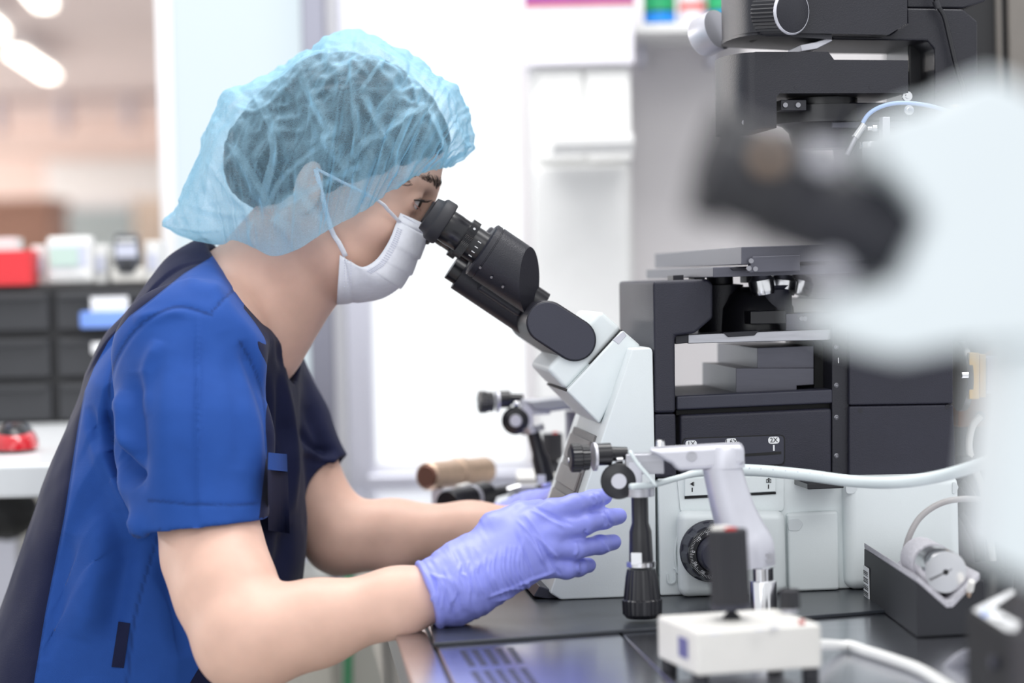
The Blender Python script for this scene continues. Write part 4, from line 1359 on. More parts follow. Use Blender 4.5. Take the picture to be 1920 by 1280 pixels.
G = lambda x, y, d: P(x, y, d - 0.193 + (x - 950) * 0.00022 * (1 if x > 950 else 0.6))
DH = 2.165
wd = unit(G(880, 1092, 2.163) - G(810, 1116, 2.166))
W0 = G(842, 1104, 2.163)
fingers = [
    ([G(985, 985, 2.166), G(1031, 958, 2.160), G(1078, 946, 2.160), G(1111, 937, 2.168), G(1133, 930, 2.176)], [0.0120, 0.0098, 0.0086, 0.0080, 0.0070]),
    ([G(985, 1010, 2.164), G(1036, 993, 2.155), G(1094, 984, 2.156), G(1134, 972, 2.166), G(1160, 967, 2.176)], [0.0120, 0.0100, 0.0085, 0.0080, 0.0070]),
    ([G(980, 1035, 2.164), G(1028, 1025, 2.156), G(1080, 1029, 2.157), G(1125, 1021, 2.167), G(1150, 1016, 2.176)], [0.0120, 0.0098, 0.0082, 0.0076, 0.0068]),
    ([G(970, 1058, 2.166), G(1022, 1062, 2.160), G(1062, 1067, 2.163), G(1085, 1063, 2.170), G(1103, 1059, 2.177)], [0.0115, 0.0092, 0.0078, 0.0072, 0.0066])]
thumb = ([G(880, 1052, 2.172), G(928, 988, 2.174), G(975, 961, 2.178), G(1012, 951, 2.186)], [0.014, 0.0125, 0.0092, 0.0072])
palm = [(G(870, 1070, 2.172), G(985, 985, 2.166), 0.0235, 0.0125), (G(870, 1085, 2.168), G(1000, 1015, 2.164), 0.0235, 0.0135),
        (G(870, 1098, 2.168), G(995, 1045, 2.165), 0.0225, 0.0130), (G(865, 1105, 2.172), G(985, 1068, 2.168), 0.0215, 0.0125),
        (G(890, 1050, 2.184), G(940, 1005, 2.188), 0.018, 0.014), (W0, G(880, 1082, 2.168), 0.026, 0.026)]
WR = []
for k in range(15):                                                  # pulled folds over the back of the hand and the wrist
    x = 850 + 9 * k + RNG.uniform(-3, 3)
    WR.append(([(x + 8, 1060 - 3.2 * k + RNG.uniform(-8, 8)), (x + 3 + RNG.uniform(-4, 4), 1085 - 1.5 * k), (x + 8 + 1.3 * k, 1112 + RNG.uniform(-6, 10))], 2.6, 0.0011))
for ln in [[(985, 965), (1010, 1000), (1030, 1040)], [(970, 975), (1000, 1010), (1020, 1060)], [(995, 955), (1030, 975), (1060, 990)], [(1000, 950), (1040, 968), (1075, 985)],
           [(1000, 1000), (1030, 1030), (1045, 1045)], [(1020, 1030), (1040, 1060), (1052, 1078)], [(965, 990), (985, 1040), (1000, 1080)], [(985, 1000), (1010, 1040), (1030, 1075)],
           [(1100, 992), (1096, 1000), (1104, 1005)], [(1135, 955), (1142, 975), (1150, 985)], [(1130, 960), (1138, 978), (1131, 990)], [(1130, 1010), (1135, 1025), (1142, 1035)],
           [(1108, 925), (1116, 938), (1112, 948)], [(1120, 922), (1127, 935), (1125, 942)], [(1085, 1050), (1083, 1064), (1088, 1076)], [(1078, 1015), (1082, 1030), (1078, 1042)],
           [(930, 1128), (960, 1118), (1000, 1110), (1040, 1090)], [(915, 1120), (950, 1105), (985, 1100)], [(960, 1100), (1000, 1085), (1040, 1072)]]:
    WR.append((ln, 2.8, 0.0012 if RNG.random() < 0.65 else -0.0012))
for k in range(9):                                                   # crumpled cuff
    x = 800 + 8 * k
    WR.append(([(x + RNG.uniform(-4, 4), 1070 + RNG.uniform(-5, 12)), (x + 14, 1100 + RNG.uniform(-10, 10)), (x + RNG.uniform(0, 20), 1145 + RNG.uniform(-10, 5))], 3, 0.0012))
glove('glove', G, wd, W0, fingers, thumb, palm, 0.0258, WR)

# the other hand lies on the far side of the stand
def far_pt(p):
    x = project(np.array([p]))[0]; d = (p - CAM) @ _fw
    return P(x[0] + 125, 954 + (x[1] - 1040) * 0.5, 2.375 - (d - 2.0) * 0.3 + (x[1] - 1040) * 0.00043)


W1 = far_pt(W0)
glove('glove', G, unit(far_pt(G(880, 1078, 2.168)) - far_pt(G(810, 1116, 2.158))), W1, [([far_pt(p) for p in a], b) for a, b in fingers],
      ([far_pt(p) for p in thumb[0]], thumb[1]), [(far_pt(a), far_pt(b), ra * 0.9, rb) for a, b, ra, rb in palm], 0.0245)

# ------------------------------------------------------------------ trousers, shoes and the stool under the bench top
HIP = P(185, 1490, 2.25)
V = Vox(np.array([HIP[0] - 0.20, 2.02, 0.0]), np.array([HIP[0] + 0.66, 2.48, 0.74]), 0.006)
V.ell(HIP + np.array([0, 0, 0.03]), np.eye(3), (0.135, 0.175, 0.13), 0.03)
FEET = []
for s in (-1, 1):
    h0 = HIP + np.array([0.02, 0.085 * s, -0.01]); k0 = HIP + np.array([0.42, 0.12 * s, -0.02]); a0 = np.array([HIP[0] + 0.40, HIP[1] + 0.12 * s, 0.10])
    V.cone(h0, k0, 0.088, 0.066, 0.03); V.cone(k0, a0, 0.064, 0.054, 0.02); FEET.append(a0)
V.half(np.array([0, 0, 0.085]), np.array([0, 0, -1.0]))
vv, qq = V.mesh(2)
vv = vv + normals(vv, qq) * (0.003 * vnoise(vv * 28, 71))[:, None]
mk('trousers', vv, qq, M['navy'], person, smooth=True)
for a0 in FEET:
    V = Vox(a0 + np.array([-0.09, -0.06, -0.12]), a0 + np.array([0.22, 0.06, 0.03]), 0.005)
    V.cone(a0 + np.array([0, 0, 0.0]), a0 + np.array([0.0, 0, -0.06]), 0.042, 0.042, 0.02)
    V.ell(a0 + np.array([0.07, 0, -0.065]), np.eye(3), (0.125, 0.045, 0.045), 0.03)
    V.half(np.array([0, 0, 0.004]), np.array([0, 0, -1.0]))
    vv, qq = V.mesh(2); mk('shoe', vv, qq, M['white_plain'], person, smooth=True)
st_ = thing('stool', (HIP[0], HIP[1], 0), 'round swivel stool that the seated person sits on', 'stool')
sz_ = HIP[2] - 0.102
MB().lathe((HIP[0], HIP[1], sz_ - 0.06), (0, 0, 1), [(0, 0.16), (0.01, 0.18), (0.045, 0.18), (0.055, 0.165), (0.06, 0.10)], 36).build('seat', M['charcoal'], st_)
MB().cyl((HIP[0], HIP[1], 0.06), (HIP[0], HIP[1], sz_ - 0.06), 0.025, 20).build('post', M['chrome'], st_)
for k in range(5):
    a_ = 2 * PI * k / 5; e_ = np.array([math.cos(a_), math.sin(a_), 0])
    MB().tube([np.array([HIP[0], HIP[1], 0.075]), np.array([HIP[0], HIP[1], 0.075]) + e_ * 0.12, np.array([HIP[0], HIP[1], 0.055]) + e_ * 0.24], [0.02, 0.016, 0.012], n=8).build('leg', M['charcoal'], st_)
    MB().lathe(np.array([HIP[0], HIP[1], 0.0]) + e_ * 0.24 + np.array([-0.012, 0, 0.026]), (1, 0, 0), [(0, 0.024), (0.024, 0.024)], 16).build('caster', M['rubber'], st_)
# ------------------------------------------------------------------ inverted microscope
TH = math.radians(6.0)
SU = np.array([math.cos(TH), math.sin(TH), 0.0]); SV = np.array([-math.sin(TH), math.cos(TH), 0.0]); SZ = np.array([0, 0, 1.0])
SP0 = onz(1232, 1118, BZ + 0.003)                     # the near bottom corner of the stand
SAX = np.array([SU, SV, SZ])


def S(px, py, off=0.0):
    """point on the plane `off` metres behind the near side of the stand"""
    return onplane(px, py, SP0 + SV * off, SV)


def sprism(name, poly, off, w, mtl, parent, bevel=0.0015, rnd=None, **kw):
    pl = rounded(poly, rnd, 4) if rnd else poly
    pts = [S(x, y, off) for x, y in pl]
    pts = [np.array([p[0], p[1], max(p[2], MZ)]) for p in pts]
    return MB().prism(pts, SV * w).build(name, mtl, parent, bevel=bevel, **kw)


def far_width(px0, py, off, px1):
    """how far behind plane `off` the point above/below px0 has moved across to px1"""
    a = S(px0, py, off); lo, hi = 0.0, 1.0
    for _ in range(40):
        m_ = (lo + hi) / 2
        if project(np.array([a + SV * m_]))[0][0] > px1: lo = m_
        else: hi = m_
    return lo


def text(name, body, p, xd, yd, size, mtl, parent, extrude=0.0002, align='CENTER'):
    cu = bpy.data.curves.new(name, 'FONT'); cu.body = body; cu.size = size; cu.extrude = extrude
    cu.align_x = align; cu.align_y = 'CENTER'; cu.resolution_u = 3
    cu.materials.append(mtl)
    tmp = bpy.data.objects.new('tmp_text', cu); link(tmp)
    dg = bpy.context.evaluated_depsgraph_get()
    me = bpy.data.meshes.new_from_object(tmp.evaluated_get(dg)); me.name = name
    bpy.data.objects.remove(tmp)
    o = link(bpy.data.objects.new(name, me))
    xd, yd = unit(xd), unit(yd); zd = np.cross(xd, yd); yd = np.cross(zd, xd)
    mm = Matrix(((xd[0], yd[0], zd[0], 0), (xd[1], yd[1], zd[1], 0), (xd[2], yd[2], zd[2], 0), (0, 0, 0, 1)))
    o.rotation_euler = mm.to_euler()
    o.location = tuple(np.asarray(p) - ORIGIN[parent.name]); o.parent = parent
    ORIGIN[o.name] = ORIGIN[parent.name]
    return o


sc = thing('inverted_microscope', SP0, 'large inverted microscope with white base, black frame and black eyepieces', 'microscope')
WS = far_width(1225, 560, 0.0, 1160)
BK, BS, WH = M['black'], M['black_side'], M['white_scope']
M['groove'] = mat('black_groove', (0.004, 0.004, 0.005), 0.6)  # near-black colour for grooves, slots and holes
M['label_w'] = mat('white_print', (0.85, 0.86, 0.88), 0.5)
M['label_k'] = mat('black_print', (0.01, 0.01, 0.012), 0.5)
M['screw'] = mat('dull_steel_screw', (0.30, 0.30, 0.33), 0.4, metal=0.8)
M['finger'] = mat('pale_recess', (0.68, 0.72, 0.74), 0.4)
M['glass'] = mat('dark_lens', (0.01, 0.01, 0.02), 0.05, coat=1.0)

# black frame: front column with head, floor of the light path, rear tower
sprism('front_column', [(1225, 527), (1328, 523), (1337, 532), (1337, 596), (1303, 625), (1266, 630), (1267, 774), (1228, 775)], 0.0, WS, BS, sc, 0.003, seg=3)
sprism('front_column_foot', [(1228, 776), (1267, 775), (1269, 893), (1229, 896)], 0.0005, WS - 0.001, BS, sc, 0.002)
sprism('rail', [(1290, 627), (1562, 616), (1562, 637), (1290, 644)], 0.012, 0.14, M['brushed'], sc, 0.0008)
sprism('rail_bracket', [(1266, 629), (1290, 627), (1290, 643), (1266, 645)], 0.008, 0.15, BK, sc, 0.0008)
sprism('rail_clip', [(1356, 623), (1424, 619), (1415, 629), (1366, 632)], 0.009, 0.02, BK, sc, 0.0005)
sprism('filter_shelf', [(1268, 742), (1562, 729), (1562, 756), (1268, 769)], 0.006, WS - 0.02, M['charcoal'], sc, 0.002)
sprism('slot_recess', [(1268, 769), (1562, 756), (1562, 766), (1268, 778)], 0.016, WS - 0.03, M['groove'], sc, 0)
mp = sprism('magnification_panel', [(1275, 778), (1560, 765), (1560, 888), (1275, 893)], 0.004, WS - 0.01, BS, sc, 0.003, seg=3)
sprism('panel_recess', [(1279, 821), (1472, 814), (1472, 872), (1279, 880)], 0.0036, 0.002, M['groove'], mp, 0, rnd=10)
sprism('panel_plate', [(1281, 823), (1470, 816), (1470, 870), (1281, 878)], 0.0028, 0.003, M['charcoal'], mp, 0.0004, rnd=9)
sprism('panel_slot', [(1290, 857), (1465, 846), (1465, 851), (1290, 863)], 0.0024, 0.002, M['groove'], mp, 0)
tk = MB()
for lx, ly, tx in ((1296, 832, '1X'), (1371, 828, '1.6X'), (1451, 825, '2X')):
    sprism('label_pill', [(lx - 10.5, ly - 6), (lx + 10.5, ly - 7), (lx + 10.5, ly + 6), (lx - 10.5, ly + 7)], 0.0022, 0.0008, M['label_w'], mp, 0, rnd=6)
    text('lettering', tx, S(lx, ly, 0.0020), SU, SZ, 0.0058, M['label_k'], mp)
    tk.prism([S(x, y, 0.0023) for x, y in ((lx - 1.4, ly + 9), (lx + 1.4, ly + 9), (lx + 1.4, ly + 20), (lx - 1.4, ly + 20))], SV * 0.0008)
tk.build('tick_mark', M['label_w'], mp)
# rear tower
sprism('screw_strip', [(1560, 560), (1593, 560), (1593, 893), (1560, 893)], 0.006, WS - 0.012, BK, sc, 0.001)
for y in (598, 650, 722, 782, 854):
    MB().lathe(S(1568, y, 0.007), -SV, [(0, 0.0022), (0.0012, 0.0022), (0.0018, 0.0013), (0.0012, 0.0008)], 12).build('screw', M['screw'], sc)
text('lettering', '1', S(1572, 676, 0.0055), SU, SZ, 0.007, M['label_w'], sc)
sprism('rear_tower_upper', [(1592, 470), (1786, 470), (1788, 757), (1592, 760)], 0.0, WS, BS, sc, 0.002)
rt = sprism('rear_tower_lower', [(1592, 761), (1788, 758), (1793, 890), (1592, 895)], 0.0, WS, BS, sc, 0.002)
for x, y in ((1613, 770), (1776, 763)):
    MB().lathe(S(x, y, 0.0005), -SV, [(0, 0.0024), (0.0006, 0.0022)], 14).build('plug', BK, rt)
# stage
O1 = -0.075
W1_ = far_width(1390, 480, O1, 1228); W2_ = far_width(1337, 510, -0.05, 1212)
sprism('stage_upper', [(1390, 463), (1790, 452), (1790, 480), (1390, 496)], O1, W1_, M['dark_metal'], sc, 0.0008)
sprism('stage_lower', [(1337, 501), (1790, 490), (1790, 506), (1337, 520)], -0.05, W2_, M['dark_metal'], sc, 0.0008)
h = sprism('slide_holder', [(1411, 481), (1500, 478), (1500, 508), (1405, 511)], O1 - 0.004, 0.012, M['dark_metal'], sc, 0.0006)
for x, y in ((1408, 489), (1416, 504), (1404, 503)):
    MB().lathe(S(x, y, O1 - 0.004), -SV, [(0, 0.0022), (0.0014, 0.0021), (0.0014, 0.001)], 14).build('screw', M['screw'], h)
sprism('stage_pin', [(1370, 502), (1405, 501), (1405, 507), (1375, 507)], -0.054, 0.006, BK, sc, 0.0004)
for x in (1262, 1302, 1400, 1460):
    sprism('stage_foot', [(x, 516), (x + 20, 515), (x + 20, 530), (x, 530)], 0.06, 0.03, BK, sc, 0.0006)
# under the stage: nosepiece, objectives, focus block
MB().lathe(S(1352, 625, 0.09), SZ, [(0, 0.021), (0.044, 0.021), (0.045, 0.012), (0.056, 0.012)], 28).build('stage_pillar', BK, sc)
MB().lathe(S(1420, 622, 0.075), SZ, [(0, 0.034), (0.003, 0.0345), (0.022, 0.033), (0.034, 0.026), (0.041, 0.015)], 40).build('nosepiece', M['black_gloss'], sc)
MB().lathe(S(1420, 623, 0.075), SZ, [(-0.003, 0.033), (0.0005, 0.0345)], 40).build('nosepiece_ring', M['cream'], sc)
oa = unit(SZ + 0.25 * SU); oc = S(1452, 585, 0.06)
MB().lathe(oc, SZ, [(0, 0.016), (0.020, 0.016), (0.021, 0.014), (0.024, 0.016)], 32).build('objective_socket', M['charcoal'], sc)
for (x, off, tilt) in ((1432, 0.05, -0.15), (1466, 0.06, 0.12), (1495, 0.08, 0.3)):
    MB().lathe(S(x, 552, off), unit(SZ + tilt * SU), [(0, 0.011), (0.004, 0.012), (0.013, 0.012), (0.014, 0.0105), (0.018, 0.008)], 28).build('objective', M['chrome'], sc)
sprism('focus_block', [(1407, 583), (1474, 581), (1474, 607), (1407, 608)], 0.02, 0.03, M['black_gloss'], sc, 0.001)
sprism('slider_block', [(1474, 588), (1560, 585), (1560, 620), (1474, 622)], 0.02, 0.05, M['dark_metal'], sc, 0.0006)
for x in (1502, 1509):
    MB().lathe(S(x, 597, 0.0205), -SV, [(0, 0.0022), (0.0016, 0.002), (0.0016, 0.001)], 14).build('screw', M['screw'], sc)
# two-tier filter block on the shelf
ub, lb_ = 0.03, 0.025
wu = far_width(1420, 668, ub, 1345); wl = far_width(1380, 712, lb_, 1317)
sprism('filter_block_upper', [(1420, 652), (1526, 648), (1526, 690), (1420, 691)], ub, wu, M['dark_metal'], sc, 0.0006)
sprism('filter_block_lower', [(1380, 690), (1526, 690), (1526, 721), (1494, 723), (1494, 733), (1380, 739)], lb_, wl, M['dark_metal'], sc, 0.0006)
sprism('filter_wheel_housing', [(1526, 640), (1562, 640), (1562, 730), (1526, 730)], 0.04, 0.10, M['groove'], sc, 0.001)

# illumination pillar, lamp arm, condenser arm
sprism('pillar', [(1700, 15), (1806, 17), (1833, 40), (1833, 640), (1754, 640), (1752, 92), (1738, 76), (1560, 74), (1560, 66), (1668, 64), (1701, 43)], 0.03, 0.13, BK, sc, 0.002)
sprism('pillar_channel', [(1703, 80), (1753, 92), (1753, 470), (1703, 470)], 0.075, 0.08, M['black_gloss'], sc, 0.002)
sprism('arm_cover', [(1700, -80), (1850, -80), (1850, 2), (1806, 16), (1700, 15)], 0.035, 0.12, BK, sc, 0.002)


def nose_unit(name, side_poly, xn, xl, y0, y1, off, w, mtl, parent, bulge=0.5):
    """housing with a straight near side and a rounded front: side outline plus a half-round end"""
    mb = MB(); mb.prism([S(x, y, off) for x, y in side_poly], SV * w)
    a = S(xn, y0, off); zb = S(xn, y1, off)[2]
    cx = a + SV * (w / 2)
    # reach of the round end so that its leftmost outline falls at xl
    lo, hi = 0.0, 0.3
    for _ in range(40):
        r = (lo + hi) / 2
        pts = np.array([cx - SU * r * math.cos(t) ** 0.8 + SV * (w / 2) * math.sin(t) for t in np.linspace(-PI / 2, PI / 2, 41)])
        if project(pts)[:, 0].min() > xl: lo = r
        else: hi = r
    pts = [cx - SU * lo * max(math.cos(t), 0) ** 0.8 + SV * (w / 2) * math.sin(t) for t in np.linspace(-PI / 2, PI / 2, 33)]
    mb.prism(pts, np.array([0, 0, zb - a[2]]))
    return mb.build(name, mtl, parent, smooth=40)


lw = 0.115
la = nose_unit('lamp_arm', [(1424, -80), (1701, -80), (1701, 43), (1667, 65), (1424, 61)], 1424, 1351, -80, 60, 0.0, lw, BK, sc)
nose_unit('lamp_arm_base', [(1420, 58), (1560, 65), (1560, 73), (1420, 66)], 1420, 1352, 58, 66, 0.004, lw - 0.002, BK, la)
lc_ = S(1473, 66, 0.0) + SV * 0.052
MB().lathe(np.array([lc_[0], lc_[1], S(1420, 66, 0.004)[2] + 0.001]), -SZ, [(0, 0.021), (0.0015, 0.021), (0.0015, 0.0195)], 40).build('lamp_window', M['groove'], la)
kn = S(1449, 8, -0.0) - SV * 0.0
kp = MB(); R_ = 0.0205
prof = []
nk = 36
rib = [(R_ if (k % 2) else R_ * 0.93) for k in range(nk * 2)]
kax = unit(-SV + 0.55 * SU - 0.08 * SZ)
e1 = unit(np.cross(kax, SZ)); e2 = np.cross(kax, e1)
v_, f_ = [], []
kb = S(1440, 24, 0.004)
for s_ in (0.0, 0.030):
    for k in range(nk * 2):
        q_ = 2 * PI * k / (nk * 2); v_.append(kb + kax * s_ + (e1 * math.cos(q_) + e2 * math.sin(q_)) * rib[k])
n2 = nk * 2
f_ = [(k, (k + 1) % n2, n2 + (k + 1) % n2, n2 + k) for k in range(n2)] + [list(range(n2))[::-1], list(range(n2, 2 * n2))]
knob = mk('adjusting_knob', v_, f_, M['rubber'], la, smooth=20)
MB().lathe(kb + kax * 0.030, kax, [(0, R_ * 0.98), (0.001, R_ * 0.98), (0.0022, R_ * 0.92), (0.0022, R_ * 0.88)], 48).build('knob_rim', M['alu'], knob)
MB().lathe(kb + kax * 0.0302, kax, [(0, R_ * 0.90), (0.0022, R_ * 0.89), (0.0026, R_ * 0.86)], 48).build('knob_cap', BK, knob)
kb2 = S(1372, 55, lw); kx2 = unit(SV * 0.7 - SU * 0.55 - SZ * 0.25)
MB().lathe(kb2 - SU * 0.012, kx2, [(0, 0.019), (0.02, 0.019), (0.023, 0.017)], 40).build('far_adjusting_knob', M['alu'], la)
MB().lathe(S(1553, 30, 0.0004), -SV, [(0, 0.0045), (0.0005, 0.0044)], 28).build('plug', BK, la)
MB().prism([S(x, y, 0.01) for x, y in ((1500, 84), (1530, 78), (1556, 70), (1562, 76), (1532, 92), (1503, 97))], SV * 0.05).build('filter_lever', M['alu'], la, bevel=0.001)
cd = nose_unit('condenser_arm', [(1416, 97), (1553, 97), (1564, 112), (1703, 113), (1703, 174), (1462, 175), (1456, 181), (1456, 240), (1416, 242)], 1416, 1340, 98, 243, 0.0, lw, BK, sc)
for x, y in ((1493, 164), (1633, 164), (1436, 228)):
    MB().lathe(S(x, y, 0.0004), -SV, [(0, 0.0021), (0.0006, 0.002), (0.0006, 0.001)], 14).build('screw', BK, cd)
MB().lathe(S(1396, 230, 0.006), -SV, [(0, 0.0026), (0.0008, 0.0024), (0.0008, 0.0014)], 14).build('screw', M['alu'], cd)
MB().lathe(S(1540, 186, 0.055), -SZ, [(0, 0.032), (0.006, 0.032), (0.007, 0.042), (0.022, 0.042), (0.024, 0.036), (0.03, 0.03), (0.045, 0.026)], 48).build('condenser_turret', M['black_gloss'], cd)
sprism('turret_bracket', [(1464, 187), (1512, 187), (1512, 207), (1464, 207)], 0.008, 0.02, BK, cd, 0.0006)
for x in (1472, 1496):
    MB().lathe(S(x, 197, 0.0075), -SV, [(0, 0.0024), (0.0016, 0.0022), (0.0016, 0.001)], 14).build('screw', M['screw'], cd)
sprism('condenser_carrier', [(1592, 192), (1704, 192), (1704, 228), (1592, 226)], 0.02, 0.06, BK, cd, 0.0015)
sprism('carrier_plate', [(1560, 229), (1704, 228), (1704, 240), (1560, 240)], 0.016, 0.07, M['charcoal'], cd, 0.0008)
sprism('carrier_column', [(1580, 240), (1700, 240), (1700, 460), (1610, 460)], 0.05, 0.05, BK, cd, 0.002)
for x, y in ((1700, 181), (1703, 207)):
    MB().lathe(S(x, y, 0.012), -SV, [(0, 0.0046), (0.003, 0.0044), (0.003, 0.0024), (0.005, 0.002)], 20).build('thumb_screw', M['chrome'], cd)

# ---- white stand
NE = lambda t: (1180 + (1031 - 1180) * t, 657 + (1112 - 657) * t)
sprism('front_housing', [(1185, 653), (1219, 651), (1224, 657), (1229, 896), (1231, 1118), (1052, 1130), (1031, 1112)], 0.0, WS, WH, sc, 0.004, seg=4)
wv = far_width(1123, 760, 0.028, 1082)
wd_ = sprism('eyepiece_wedge', [(1061, 732.5), (1167, 618), (1202, 648), (1190, 668), (1124, 795)], 0.028, WS - 0.056, WH, sc, 0.0025, seg=3)
wb = 0.13
ob = (WS - wb) / 2
sprism('tube_mount', [(1126, 581), (1166.5, 616.5), (1060.5, 731), (1024, 692)], ob, wb, WH, sc, 0.0045, seg=4)
sprism('mount_joint', [(1166, 618), (1167.5, 619.5), (1062, 734), (1060.5, 732.5)], 0.03, WS - 0.06, M['groove'], sc, 0)
sprism('mount_notch', [(1149, 637), (1168, 621), (1175, 629), (1160, 646)], 0.0275, 0.004, M['alu'], sc, 0.0005)
# dark key panel on the sloping front
pn = []
fN = unit(np.cross(S(*NE(0.9)) - S(*NE(0.3)), SV)); fN = fN if fN[0] < 0 else -fN
for t, w in ((0.36, 0.03), (0.86, 0.03), (0.86, WS - 0.03), (0.36, WS - 0.03)):
    pn.append(S(*NE(t)) + SV * w + fN * -0.002)
M['key_panel'] = mat('grey_key_panel', (0.16, 0.15, 0.15), 0.4)
M['key'] = mat('grey_brown_key', (0.24, 0.22, 0.215), 0.4)
kpn = MB().prism(pn, fN * 0.003).build('key_panel', M['key_panel'], sc, bevel=0.0006)
for t0, t1 in ((0.39, 0.49), (0.52, 0.60), (0.63, 0.71), (0.74, 0.82)):
    q4 = [S(*NE(t)) + SV * w + fN * 0.0008 for t, w in ((t0, 0.036), (t1, 0.036), (t1, WS - 0.036), (t0, WS - 0.036))]
    MB().prism(q4, fN * 0.0022).build('key', M['key'], kpn, bevel=0.0008)
sprism('foot', [(1012, 1098), (1040, 1108), (1062, 1131), (1025, 1133), (1000, 1118)], 0.01, WS - 0.02, M['charcoal'], sc, 0.001)


def down(poly, off, zf=None):
    """polygon in the near plane whose lowest points are dropped to the mat"""
    return [S(x, y, off) for x, y in poly]


def stand(name, x0, x1, top0, top1, off, w, **kw):
    a, b = S(x0, top0, off), S(x1, top1, off)
    c, d = np.array([b[0], b[1], MZ]), np.array([a[0], a[1], MZ])
    c = c + 0; d = d + 0
    return MB().prism([a, b, c, d], SV * w).build(name, WH, sc, **kw)


bb_ = stand('base', 1233, 1592, 897, 889, 0.001, WS - 0.002, bevel=0.002, seg=3)
pt = MB()
for (x, y) in ((1262, 898),):
    pass
fp = MB(); a = S(1272, 960, -0.018)
poly = [S(1272, 958, -0.018), S(1474, 958, -0.018)]
poly += [np.array([poly[1][0], poly[1][1], MZ]), np.array([poly[0][0], poly[0][1], MZ])]
fp.prism(poly, SV * 0.018).build('focus_bulge', WH, bb_, bevel=0.008, seg=4)
sprism('slider_recess', [(1269, 892), (1470, 889), (1470, 958), (1276, 960)], -0.0006, 0.001, WH, bb_, 0.0004, rnd=8)
spl = sprism('path_slider', [(1284, 897), (1455, 892), (1455, 921), (1284, 930)], -0.004, 0.004, WH, bb_, 0.0006)
sprism('slider_dark_slot', [(1284, 930), (1455, 922), (1455, 926), (1284, 935)], -0.0015, 0.001, M['groove'], bb_, 0)  # dark strip below the slider plate
im = MB()                                                # eye and camera pictograms with their index ticks
for lx, ly in ((1298, 914), (1441, 908)):
    im.prism([S(x, y, -0.0044) for x, y in ((lx - 1, ly), (lx + 1, ly), (lx + 1, ly + 8), (lx - 1, ly + 8))], SV * 0.0005)
im.prism([S(x, y, -0.0044) for x, y in ((1294, 907), (1300, 903), (1300, 911))], SV * 0.0005)
im.prism([S(x, y, -0.0044) for x, y in ((1300.6, 903), (1301.6, 903), (1301.6, 911), (1300.6, 911))], SV * 0.0005)
for q4 in (((1437, 898), (1446, 897.6), (1446, 898.6), (1437, 899)), ((1437, 904), (1446, 903.6), (1446, 904.6), (1437, 905)), ((1437, 898), (1438, 898), (1438, 905), (1437, 905)), ((1445, 898), (1446, 898), (1446, 905), (1445, 905)), ((1440, 896), (1443, 896), (1443, 898), (1440, 898))):
    im.prism([S(x, y, -0.0044) for x, y in q4], SV * 0.0005)
im.prism([S(1441.5 + 2 * math.cos(t), 901.4 + 2 * math.sin(t), -0.0044) for t in np.linspace(0, 2 * PI, 10)[:-1]], SV * 0.0005)
im.build('pictograms', M['label_k'], spl)
st = stand('step_block', 1476, 1572, 962, 957, -0.006, 0.10, bevel=0.003, seg=3)
sprism('finger_recess', [(1478, 973), (1498, 972), (1507, 982), (1498, 995), (1478, 995)], -0.0066, 0.001, M['finger'], st, 0.0003, rnd=7)
rb = stand('rear_base', 1584, 1800, 893, 888, -0.012, WS + 0.01, bevel=0.010, seg=5)
for xs in ((1586, 1610), (1786, 1799)):
    sprism('finger_recess', [(xs[0], 904), (xs[1] - 8, 903), (xs[1], 913), (xs[1] - 8, 925), (xs[0], 926)], -0.0126, 0.001, M['finger'], rb, 0.0003, rnd=8)
# black slider tab
a_, b_, c_, d_ = S(1489, 898, 0.0), S(1560, 897, 0.0), S(1582, 905, -0.05), S(1514, 906, -0.05)
tabz = S(1514, 906, -0.05)[2]
tp = [np.array([p[0], p[1], tabz]) for p in (S(1489, 900, 0.0), S(1566, 900, 0.0), S(1582, 906, -0.05), S(1514, 906, -0.05))]
MB().prism(tp, np.array([0, 0, -0.0052])).build('slider_tab', M['black_gloss'], sc, bevel=0.0008)
# embossed UP and its arrow
text('lettering', 'UP', S(1266, 1085, -0.0006), SU, SZ, 0.0135, WH, bb_, extrude=0.0009)
arc = [S(1275 - 12 * math.cos(t) + 3, 1040 + 42 * math.sin(t), -0.0006) for t in np.linspace(-1.1, 1.0, 16)]
MB().tube(arc, 0.0011, n=6).build('arrow_arc', WH, bb_, smooth=True)
MB().prism([S(x, y, -0.001) for x, y in ((1263, 1066), (1275, 1074), (1274, 1060))], SV * 0.002).build('arrow_head', WH, bb_, bevel=0.0003)
# focus knobs
kc = S(1331, 1032, -0.018)
kax = -SV
r1 = 58 / FPX * ((kc - CAM) @ _fw)
kn1 = MB().lathe(kc, kax, [(0, r1 * 0.97), (0.001, r1), (0.004, r1), (0.0045, r1 * 0.97), (0.006, r1 * 0.97)], 64).build('coarse_focus_knob', M['charcoal'], sc)
v_, f_ = [], []; n2 = 40
e1 = SU; e2 = SZ
for s_, rr_ in ((0.006, 0.985), (0.020, 0.90)):
    for k in range(n2 * 2):
        q_ = 2 * PI * k / (n2 * 2); rad = r1 * rr_ * (1.0 if (k % 8) < 5 else 0.955)
        v_.append(kc + kax * s_ + (e1 * math.cos(q_) + e2 * math.sin(q_)) * rad)
nn_ = n2 * 2
f_ = [(k, (k + 1) % nn_, nn_ + (k + 1) % nn_, nn_ + k) for k in range(nn_)] + [list(range(nn_))[::-1], list(range(nn_, 2 * nn_))]
mk('knob_grip', v_, f_, M['charcoal'], kn1, smooth=25)
MB().lathe(kc + kax * 0.020, kax, [(0, r1 * 0.86), (0.004, r1 * 0.84), (0.0045, r1 * 0.62), (0.002, r1 * 0.60)], 64).build('fine_dial', M['black_gloss'], kn1)
